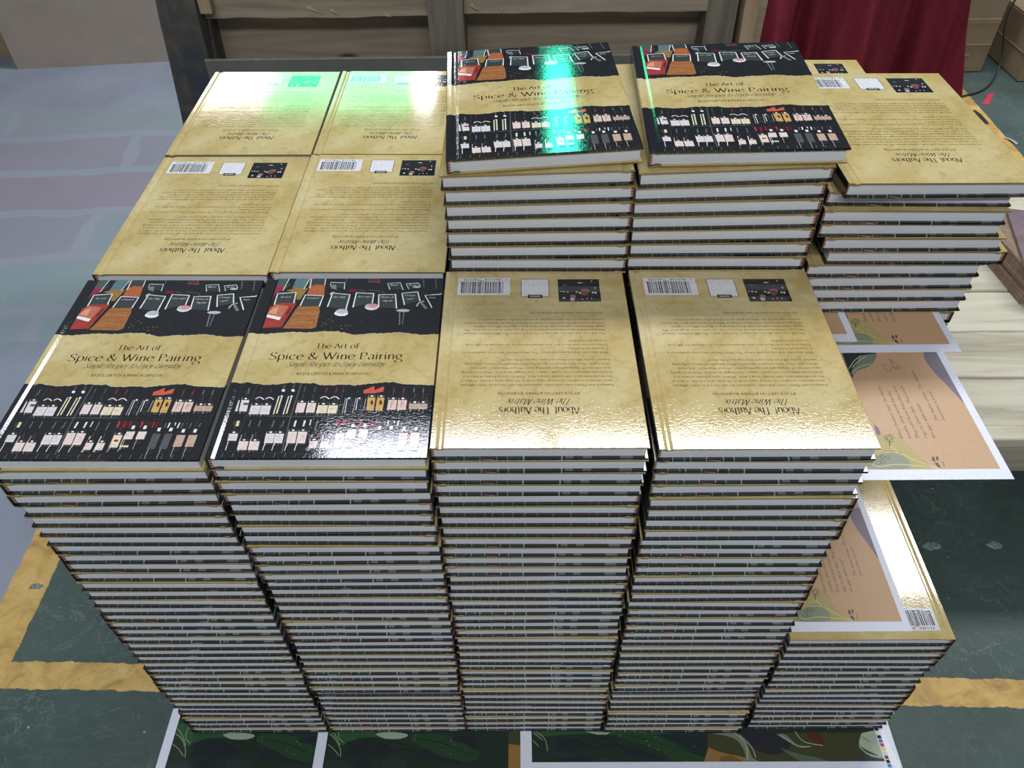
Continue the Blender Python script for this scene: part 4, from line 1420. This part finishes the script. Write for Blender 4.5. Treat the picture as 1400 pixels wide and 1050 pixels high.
ov[-1] = {'x': .016, 'y': .006, 'a': -2.0, 'dz': .001}; ov[-2] = {'x': .004, 'after': tl, 'art': True}
stack('k', xc[3] + .000, yc[1] + .005, G9 + 'WWWWWWWF', visible_from=36, desc='right tall stack', seed=12, over=ov)
ov = {-1: {'x': .018, 'y': -.003, 'a': 1.6}, -2: {'x': .009, 'y': .009}, -3: {'x': .008}, -4: {'x': .009, 'y': .002}, -5: {'x': .018, 'y': .001}, -6: {'x': .026}, -7: {'x': .007}, -8: {'x': .007}, -9: {'x': .007}, -10: {'x': .006}}
stack('l', xc[4] - .003, yc[1] + .012, G9[:-4] + 'SSSS' + 'WSSSSS', z0=.0022, visible_from=24, desc='right stack beside the platform', seed=13, over=ov, gaps=(16, 32))
for c in (2, 3): stack('m', xc[c], yc[2] + .004, G9, visible_from=35, desc='%s low back stack' % ('left' if c == 2 else 'right'), seed=14 + c)
stack('n', xc[4] + .026, yc[2] + .036, G9, visible_from=35, desc='back stack near the cloth', seed=19)
tag(hidden.build('book_stack', [M['print'], M['pages']]), 'covered lower hardcovers of the middle and back stacks', 'books', 'hardcover books under the middle and back stacks', 'stuff')

# ---------------------------------------------------------------- printed press sheets
def sheet(name, x0, x1, y0, y1, z, border, base, arts, label, lines=(), ofs=(0, 0), extra=None, clipx=None):
    t = .0003
    mb = MB(); wh = rgb(224, 228, 242) + (1,)
    mb.box(x0, x1, y0, y1, z, z + t, wh)
    bl, br_, bb_, bt = border
    h = [z + t + .00003]
    def up(): h[0] += .000002; return h[0]
    ix0, ix1, iy0, iy1 = x0 + bl, x1 - br_, y0 + bb_, y1 - bt
    def clamp(p): return (min(max(p[0], ix0), ix1), min(max(p[1], iy0), iy1))
    mb.face([(ix0, iy0, h[0]), (ix1, iy0, h[0]), (ix1, iy1, h[0]), (ix0, iy1, h[0])], base)
    for art, dx, dy in arts:
        for k, c, w, pts in parse(art):
            pts = [(p[0] + dx, p[1] + dy) for p in pts]
            if k == 'P':
                if len(pts) > 5: pts = smooth_path(pts + [pts[0]], 3)[:-1]
                q = ccw([clamp(p) for p in pts]); 
                if abs(area2(q)) < 1e-7: continue
                hh = up(); mb.face([(a, b, hh) for a, b in q], c)
            else:
                hh = up()
                for q in ribbon(smooth_path(pts, 5), w * .0012):
                    if all(ix0 <= a <= ix1 and iy0 <= b <= iy1 for a, b in q): mb.face([(a, b, hh) for a, b in ccw(list(q))], c)
    for t_, lx, ly0, ly1 in lines:
        v, f = font_fit(t_, 0, ly1 - ly0, 0, .0042, .25); hh = up()
        mb.mesh_in([(lx - b, ly0 + a, hh) for a, b in v], f, rgb(96, 80, 62) + (1,))
    if extra: extra(mb, up)
    return tag(mb.build(name, M['sheet']), label, 'printed sheet', 'printed sheets between and under the books')
TAN = rgb(194, 158, 122) + (1,)
def beaver_lines(cx, cy):
    L_ = [("When beavers hear the water", -98, 58, 140), ("trickle, they work harder.", -89, 58, 134), ("They add more branches and", -80, 58, 139), ("logs to their dam. They pack", -71, 58, 140), ("the gaps with mud.", -62, 58, 111), ("The water slows. The stream", -49, 84, 165), ("becomes a pond.", -41, 85, 131)]
    return [(t, cx + a / 1000, cy + b / 1000, cy + c / 1000) for t, a, b, c in L_]
def tan_sheet(cx, cy, z, label, x0=None, depth=.30):
    x0 = x0 if x0 is not None else cx - .33
    return sheet('press_sheet', x0, cx, cy, cy + depth, z, (.009, .009, .014, .012), TAN, [(SHEET_ART, cx, cy)], label, beaver_lines(cx, cy))
Z32 = .0011 + 32 * (T + .00002) + .0007; Z16 = .0011 + 16 * (T + .00002)
tan_sheet(1.056, .013, Z16 + .0002, 'tan printed sheet with white border on the short right front stack')
tan_sheet(1.062, .028, Z32 - .0004, 'large tan printed sheet jutting out over the deck beside the fourth front stack')
tan_sheet(1.084, .226, Z32 + .0003, 'tan printed sheet whose corner shows under the right column stack')
tan_sheet(.961, .246, Z32 + .0008, 'small visible tan sheet corner beside the tall fourth column', x0=.72)
DG = rgb(36, 50, 42) + (1,)
sheet('press_sheet', -.045, .40, -.30, .048, .0000, (.015, .015, .02, .012), DG, [(MEADOW_ART, 0, 0)], 'leftmost dark green printed sheet under the front stacks')
sheet('press_sheet', .203, .60, -.30, .30, .00032, (.016, .015, .02, .012), DG, [(MEADOW_ART, .248, 0)], 'middle dark green printed sheet under the front stacks',
      extra=lambda mb, up: (mb.face([(.511, -.28, up()), (.585, -.28, h_ := up()), (.585, .05, h_), (.511, .05, h_)], PAL['moss']), mb.face([(.511, -.28, up()), (.585, -.28, k_ := up()), (.585, -.026, k_), (.511, -.018, k_)], PAL['ochre'])))
def colour_bar(mb, up):
    h = up(); wh = rgb(236, 240, 250) + (1,)
    mb.face([(1.100, -.048, h), (1.122, -.060, h), (1.108, .03, h), (1.098, .03, h)], wh)
    h = up(); cols = [(40, 40, 44), (236, 238, 244), (28, 28, 30), (74, 104, 178), (186, 58, 96), (232, 206, 66), (200, 204, 210), (150, 30, 44), (26, 26, 28), (70, 120, 190), (186, 60, 90)]
    for i, c in enumerate(cols):
        y = .006 - i * .0062; mb.face([(1.0995 + .0003 * i, y - .0052, h), (1.1055 + .0003 * i, y - .0052, h), (1.1052 + .0003 * i, y, h), (1.0992 + .0003 * i, y, h)], rgb(*c) + (1,))
sheet('press_sheet', .530, 1.124, -.062, .30, .00066, (.018, .020, .016, .012), DG, [(FOREST_ART, 0, 0)], 'right dark printed sheet with a colour bar along its edge under the stacks', extra=colour_bar)

# ---------------------------------------------------------------- grey board and upright pallet behind
mb = MB(); mb.box(-.138, .973, 1.188, 1.194, 0, .5900)
e = mb.build('grey_board', M['fibre'])
tag(e, 'grey fibreboard sheet standing upright behind the book stacks', 'board')
mb = MB(); mb.box(-.138, .973, 1.1875, 1.1945, .5902, .5935, rnd=.0008); mb.build('top_edge', M['fibre_lt'], e)

pal = empty('upright_pallet', (.42, 1.3, 0))
tag(pal, 'weathered wooden pallet standing on edge behind the books', 'pallet')
def part(name, mat, fill, parent, rel=(0, 0, 0), label=None, kind=None):
    m_ = MB(); fill(m_); o = m_.build(name, mat, parent, xf=lambda p: (p[0] - rel[0], p[1] - rel[1], p[2] - rel[2]))
    return tag(o, label, kind=kind)
PR = (.42, 1.3, 0)
def plank(x0, x1, y0, y1, z0, z1, seed, n=24, wav=.0035):
    """a rough sawn board running along x"""
    r = random.Random(seed)
    def fill(m):
        V = []
        a = b = 0
        for i in range(n + 1):
            x = x0 + (x1 - x0) * i / n
            a += r.uniform(-1, 1) * wav * .4; b += r.uniform(-1, 1) * wav * .4; a *= .85; b *= .85
            V += [(x, y0, z0 + a), (x, y1, z0 + a), (x, y1, z1 + b), (x, y0, z1 + b)]
        F = [(0, 1, 2, 3)[::-1], tuple(4 * n + k for k in (0, 1, 2, 3))]
        for i in range(n):
            for k in range(4):
                j = (k + 1) % 4
                F.append((4 * i + k, 4 * i + 4 + k, 4 * i + 4 + j, 4 * i + j)[::-1])
        m.mesh_in(V, F, (1, 1, 1, 1))
    return fill
# horizontal boards: a deep set and a front set
for i, (z0, z1) in enumerate(((.02, .12), (.14, .24), (.26, .36), (.38, .445), (.450, .517), (.521, .678), (.700, .820))):
    part('plank', M['pallet'], plank(-.227, 1.081, 1.310, 1.330, z0, z1, 40 + i), pal, PR)
part('plank', M['pallet'], plank(-.128, .346, 1.236, 1.258, .662, .778, 60), pal, PR)
part('plank', M['pallet'], plank(.422, .934, 1.236, 1.258, .664, .781, 61), pal, PR)
def post(x0, x1, y0, y1, z0=0, z1=.845, lean=0.0, taper=0.0, sd=1):
    def fill(m):
        r = random.Random(sd); n = 14; V = []
        for i in range(n + 1):
            z = z0 + (z1 - z0) * i / n; o = lean * (z - .7); j = r.uniform(-.0012, .0012); w = taper * (z - .7)
            V += [(x0 + o + j, y0, z), (x1 + o * .35 + j, y0, z), (x1 + o * .35 + j, y1, z), (x0 + o + j, y1, z)]
        F = [(3, 2, 1, 0), tuple(4 * n + k for k in range(4))]
        for i in range(n):
            for k in range(4):
                q = (k + 1) % 4; F.append((4 * i + k, 4 * i + q, 4 * i + 4 + q, 4 * i + 4 + k))
        m.mesh_in(V, F, (1, 1, 1, 1))
    return fill
part('post', M['pallet_dk'], post(-.209, -.129, 1.202, 1.309, lean=.10, sd=2), pal, PR, 'dark oil-stained post')
part('post', M['pallet_v'], post(.347, .421, 1.214, 1.309, sd=3), pal, PR)
part('post', M['pallet_v'], post(.935, .999, 1.238, 1.309, sd=4), pal, PR)
part('post', M['pallet_lt'], post(1.007, 1.035, 1.214, 1.309, sd=5), pal, PR, 'pale pine post')
part('block', M['pallet_lt'], lambda m: m.box(-.127, -.102, 1.212, 1.235, .679, .784, rnd=.001), pal, PR, 'pale wood block')
def splinter(x, z, l, a):
    def fill(m):
        dx, dz = l * math.cos(a), l * math.sin(a)
        m.mesh_in([(x, 1.2335, z), (x + .005, 1.2355, z + .0035), (x + dx, 1.228, z + dz), (x + .0025, 1.232, z - .0035)], [(0, 1, 2), (0, 2, 3), (1, 3, 2), (0, 3, 1)], (1, 1, 1, 1))
    return fill
for x, z, l, a in ((.091, .683, .036, -.35), (.139, .677, .022, -.4), (.435, .683, .024, -.5), (.497, .675, .015, -.9), (.253, .666, .017, -.2)):
    part('splinter', M['pallet_lt'], splinter(x, z, l, a), pal, PR)

# ---------------------------------------------------------------- cardboard at the left
def panel(name, x0, x1, y0, y1, h, mat, label, lean=.0, top=1.1):
    m_ = MB(); d = .006; k = lean
    a, b = Vector((x0, y0, 0)), Vector((x1, y1, 0)); nrm = Vector((-(y1 - y0), x1 - x0, 0)).normalized() * d
    V = [a, b, b + nrm, a + nrm]; U = [v + Vector((0, k, h)) for v in V]
    m_.mesh_in([tuple(v) for v in V + U], [(3, 2, 1, 0), (4, 5, 6, 7), (0, 1, 5, 4), (1, 2, 6, 5), (2, 3, 7, 6), (3, 0, 4, 7)], (1, 1, 1, 1))
    return tag(m_.build(name, mat), label, 'cardboard')
panel('cardboard_panel', -1.412, -.70, 2.53, 2.60, 1.2, M['card_panel'], 'large plain cardboard panel standing on the grey floor at the left')
panel('cardboard_panel', -1.85, -1.405, 2.66, 2.66, 1.1, M['card'], 'browner cardboard panel behind the large plain one, at the left edge')

# ---------------------------------------------------------------- table with red cloth
tb = empty('draped_table', (1.45, 2.62, 0)); tag(tb, 'plain folding table hidden under the wine-red cloth', 'table')
part('table_top', M['card'], lambda m: m.box(.85, 1.95, 2.30, 2.95, .715, .74, rnd=.003), tb, (1.45, 2.62, 0))
for x in (.90, 1.89):
    for y in (2.35, 2.88): part('leg', M['cable'], lambda m: m.box(x, x + .03, y, y + .03, 0, .7145), tb, (1.45, 2.62, 0))
m_ = MB(); nx, nz = 220, 14; V = []
def fold(x, t):
    s = .020 + .046 * t
    return s * (math.sin(x * 21 + 1.2 * math.sin(x * 5.1)) + .45 * math.sin(x * 47 + 2 * t) + .25 * math.sin(x * 83 - 3 * t))
for j in range(nz + 1):
    t = j / nz; z = .745 - .742 * t
    for i in range(nx + 1):
        u = i / nx; x = .82 + 1.145 * u + (u - .3) * .10 * t + .05 * t * math.sin(u * 9)
        V.append((x, 2.235 - .05 * t + fold(x * 1.0, t), z))
F = [(j * (nx + 1) + i, (j + 1) * (nx + 1) + i, (j + 1) * (nx + 1) + i + 1, j * (nx + 1) + i + 1) for j in range(nz) for i in range(nx)]
n0 = len(V)
for i in range(nx + 1): V.append((V[i][0], 2.98, .748))
F += [(i, i + 1, n0 + i + 1, n0 + i) for i in range(nx)]
# right side drop
n1 = len(V); ns = 30
for j in range(nz + 1):
    t = j / nz; z = .745 - .742 * t; p = V[j * (nx + 1) + nx]
    for i in range(ns + 1):
        u = i / ns; y = p[1] + (2.98 - p[1]) * u
        V.append((p[0] + .012 * t * math.sin(u * 22) * min(1, u * 6), y, z if j else .7455))
F += [(n1 + j * (ns + 1) + i, n1 + (j + 1) * (ns + 1) + i, n1 + (j + 1) * (ns + 1) + i + 1, n1 + j * (ns + 1) + i + 1) for j in range(nz) for i in range(ns)]
m_.mesh_in(V, F, (1, 1, 1, 1))
tag(m_.build('tablecloth', M['cloth'], smooth=True), 'wine-red tablecloth hanging in folds behind the stacks', 'tablecloth')

# ---------------------------------------------------------------- cartons behind at the right
def carton(x, y, ang, w, d, h, label, seams, writing=None):
    e = empty('carton', (x, y, 0), (0, 0, ang)); tag(e, label, 'box')
    part('body', M['card'], lambda m: m.box(0, w, 0, d, .0005, h - .004, rnd=.004), e)
    part('flap', M['card'], lambda m: m.box(.001, w - .001, .001, d / 2 - .001, h - .004, h, rnd=.001), e)
    part('flap', M['card'], lambda m: m.box(.001, w - .001, d / 2 + .001, d - .001, h - .004, h, rnd=.001), e)
    for s in seams: part('crease', M['card'], s, e)
    if writing: part('handwriting', M['cable'], writing, e, label='black pen scribble')
    return e
carton(2.078, 2.40, 0, .179, .36, .62, 'tall cardboard box between the red cloth and the other box', [lambda m: m.box(.002, .177, -.0035, -.0002, .100, .104), lambda m: m.box(.03, .11, -.006, -.0002, .064, .068), lambda m: m.box(.002, .177, -.003, -.0002, .178, .194)])
def scribble(m):
    r = random.Random(3)
    for k in range(7):
        x = .065 + .013 * k; p = [(x, .055), (x + .004, .085), (x + .008, .060), (x + .013, .080)]
        for q in ribbon([(a + r.uniform(-.003, .003), b + r.uniform(-.006, .006)) for a, b in p], .0025): m.face([(a, b, .2204) for a, b in ccw(list(q))], (1, 1, 1, 1))
carton(2.354, 2.312, rad(2), .40, .34, .20, 'low cardboard box with pen scribbles at the right edge', [lambda m: m.box(-.0025, -.0002, .02, .32, .09, .094)], None)

# ---------------------------------------------------------------- deck of whitewashed boards at the right
deck = empty('wooden_platform', (1.7, .75, 0)); tag(deck, 'low platform of whitewashed boards at the right of the stacks', 'pallet')
DR = (1.7, .75, 0)
rows = [(.3555, .3870), (.3885, .5000), (.5030, .6225), (.6260, .742), (.745, .862), (.865, .985), (.988, 1.10)]
for i, (a, b) in enumerate(rows):
    zt = .300 - (.0015 if i % 2 else 0)
    def fill(m, a=a, b=b, zt=zt, i=i):
        r = random.Random(80 + i); n = 20; V = []
        x0, x1 = 1.140, 2.03
        for k in range(n + 1):
            x = x0 + (x1 - x0) * k / n; w1, w2 = r.uniform(-.0012, .0012), r.uniform(-.0012, .0012)
            V += [(x, a + w1 + .001, zt - .018), (x, b + w2 - .001, zt - .018), (x, b + w2, zt - .002), (x, b + w2 - .002, zt), (x, a + w1 + .002, zt), (x, a + w1, zt - .002)]
        F = [tuple(range(6)), tuple(reversed([6 * n + k for k in range(6)]))]
        for k in range(n):
            for q in range(6):
                s = (q + 1) % 6; F.append((6 * k + q, 6 * k + 6 + q, 6 * k + 6 + s, 6 * k + s)[::-1])
        m.mesh_in(V, [f[::-1] for f in F], (1, 1, 1, 1))
    part('plank', M['deck'], fill, deck, DR)
part('board', M['stringer'], lambda m: m.box(1.145, 2.02, .372, .392, .195, .281, rnd=.002), deck, DR, 'grey front apron board')
part('board', M['stringer'], lambda m: m.box(1.15, 2.02, .358, .371, .270, .2812, rnd=.001), deck, DR)
part('board', M['stringer'], lambda m: m.box(1.145, 2.02, 1.05, 1.07, .195, .281, rnd=.002), deck, DR)
part('board', M['stringer'], lambda m: m.box(1.145, 2.02, 1.072, 1.09, .004, .281, rnd=.002), deck, DR)  # unseen board added to block light from behind under the deck
for y in (.46, .70, .90): part('board', M['stringer'], lambda m: m.box(1.40, 2.02, y, y + .09, .262, .281, rnd=.002), deck, DR)
for x in (1.62, 1.97): part('leg', M['stringer'], lambda m: m.box(x, x + .05, .393, .45, 0, .281, rnd=.002), deck, DR)
for x in (1.28, 1.62, 1.97): part('leg', M['stringer'], lambda m: m.box(x, x + .05, .99, 1.049, 0, .281, rnd=.002), deck, DR)

# pile of brown booklets with a mauve one on top
ang = math.atan2(.701 - .769, 1.512 - 1.505)
for k in range(9):
    r = random.Random(200 + k); z = .3003 + k * .0082
    ax, ay = 1.512, .701
    e_ = MB(); w, d = .30, .21
    e_.box(0, w, 0, d, 0, .0078, rnd=.0006)
    top = k == 8
    tilt = rad(6) + rad(r.uniform(-1.5, 1.5))
    dx, dy = r.uniform(-.002, .002), r.uniform(-.002, .002)
    if top: tilt = rad(-14); dx, dy = -.012, .02
    o = e_.build('booklet', [M['purple_cover'] if top else M['brown_paper']])
    o.location = (ax + dx, ay + dy, z); o.rotation_euler = (0, 0, tilt)
    tag(o, 'mauve-covered booklet on top of the brown pile at the right edge' if top else 'brown booklet, %s from top of the pile on the platform' % ORD[8 - k], 'booklet', 'booklets piled on the platform')

# ---------------------------------------------------------------- small things on the floor
cu = bpy.data.curves.new('power_cable', 'CURVE'); cu.dimensions = '3D'; cu.bevel_depth = .0030; cu.bevel_resolution = 3
pts = [(2.085, 2.185, .0045), (2.102, 2.20, .0045), (2.16, 2.212, .0045), (2.235, 2.27, .006), (2.285, 2.345, .014), (2.310, 2.385, .05), (2.290, 2.392, .115), (2.262, 2.388, .18), (2.262, 2.390, .26), (2.30, 2.395, .40), (2.42, 2.52, .62)]
sp = cu.splines.new('NURBS'); sp.points.add(len(pts) - 1)
for p, q in zip(sp.points, pts): p.co = (*q, 1)
sp.use_endpoint_u = True; sp.order_u = 4
o = bpy.data.objects.new('tmp', cu); COL.objects.link(o)
dg = bpy.context.evaluated_depsgraph_get(); me = bpy.data.meshes.new_from_object(o.evaluated_get(dg)); bpy.data.objects.remove(o)
me.materials.clear(); me.materials.append(M['cable'])
tag(link('power_cable', me), 'black cable looping down beside the cardboard boxes onto the floor', 'cable')
def scrap(name, quad, z, mat, label, cat, curl=0.0):
    m_ = MB(); n = 6; a, b, c, d = [Vector((*q, 0)) for q in quad]; V = []
    for i in range(n + 1):
        t = i / n; h = curl * math.sin(t * math.pi)
        V += [tuple(a.lerp(b, t) + Vector((0, 0, .0004 + h))), tuple(d.lerp(c, t) + Vector((0, 0, .0004 + h * .6))), tuple(d.lerp(c, t) + Vector((0, 0, .0014 + h * .6))), tuple(a.lerp(b, t) + Vector((0, 0, .0014 + h)))]
    F = [(0, 1, 2, 3), tuple(reversed([4 * n + k for k in range(4)]))]
    for i in range(n):
        for k in range(4):
            q = (k + 1) % 4; F.append((4 * i + k, 4 * i + 4 + k, 4 * i + 4 + q, 4 * i + q))
    m_.mesh_in(V, F, (1, 1, 1, 1)); return tag(m_.build(name, mat), label, cat)
scrap('tape_strip', [(2.158, 2.143), (2.213, 2.226), (2.230, 2.218), (2.176, 2.137)], 0, M['redtape'], 'short strip of red tape on the green floor', 'tape', .002)
scrap('scrap', [(2.128, 1.905), (2.150, 1.862), (2.160, 1.868), (2.138, 1.912)], 0, M['foil'], 'small pale twisted scrap on the floor by the yellow line', 'scrap', .004)
scrap('cable_end', [(2.100, 2.10), (2.108, 2.00), (2.122, 2.002), (2.116, 2.10)], 0, M['cable'], 'short black cable end lying across the right yellow line', 'cable', .006)
scrap('scrap', [(2.150, 2.358), (2.172, 2.345), (2.174, 2.349), (2.153, 2.363)], 0, M['cable'], 'tiny dark scrap on the floor below the tall cardboard box', 'scrap', .001)
for i, (x, y, s, lab) in enumerate(((1.318, .348, .020, 'left pale grey scuff of dried paste under the deck edge'), (1.438, .348, .016, 'right pale grey scuff of dried paste under the deck edge'), (-.372, .270, .013, 'pale flake by the left yellow line'))):
    r = random.Random(300 + i); m_ = MB(); n = 14
    ring = [(x + s * 1.1 * r.uniform(.55, 1.1) * math.cos(k * 2 * math.pi / n), y + s * .6 * r.uniform(.55, 1.1) * math.sin(k * 2 * math.pi / n)) for k in range(n)]
    V = [(a, b, .0002) for a, b in ring] + [(x + (a - x) * .7, y + (b - y) * .7, .0022) for a, b in ring]
    F = [tuple(range(n))[::-1], tuple(range(n, 2 * n))] + [(k, (k + 1) % n, n + (k + 1) % n, n + k) for k in range(n)]
    m_.mesh_in(V, F, (1, 1, 1, 1)); tag(m_.build('paste_blob', M['paste']), lab, 'floor debris')
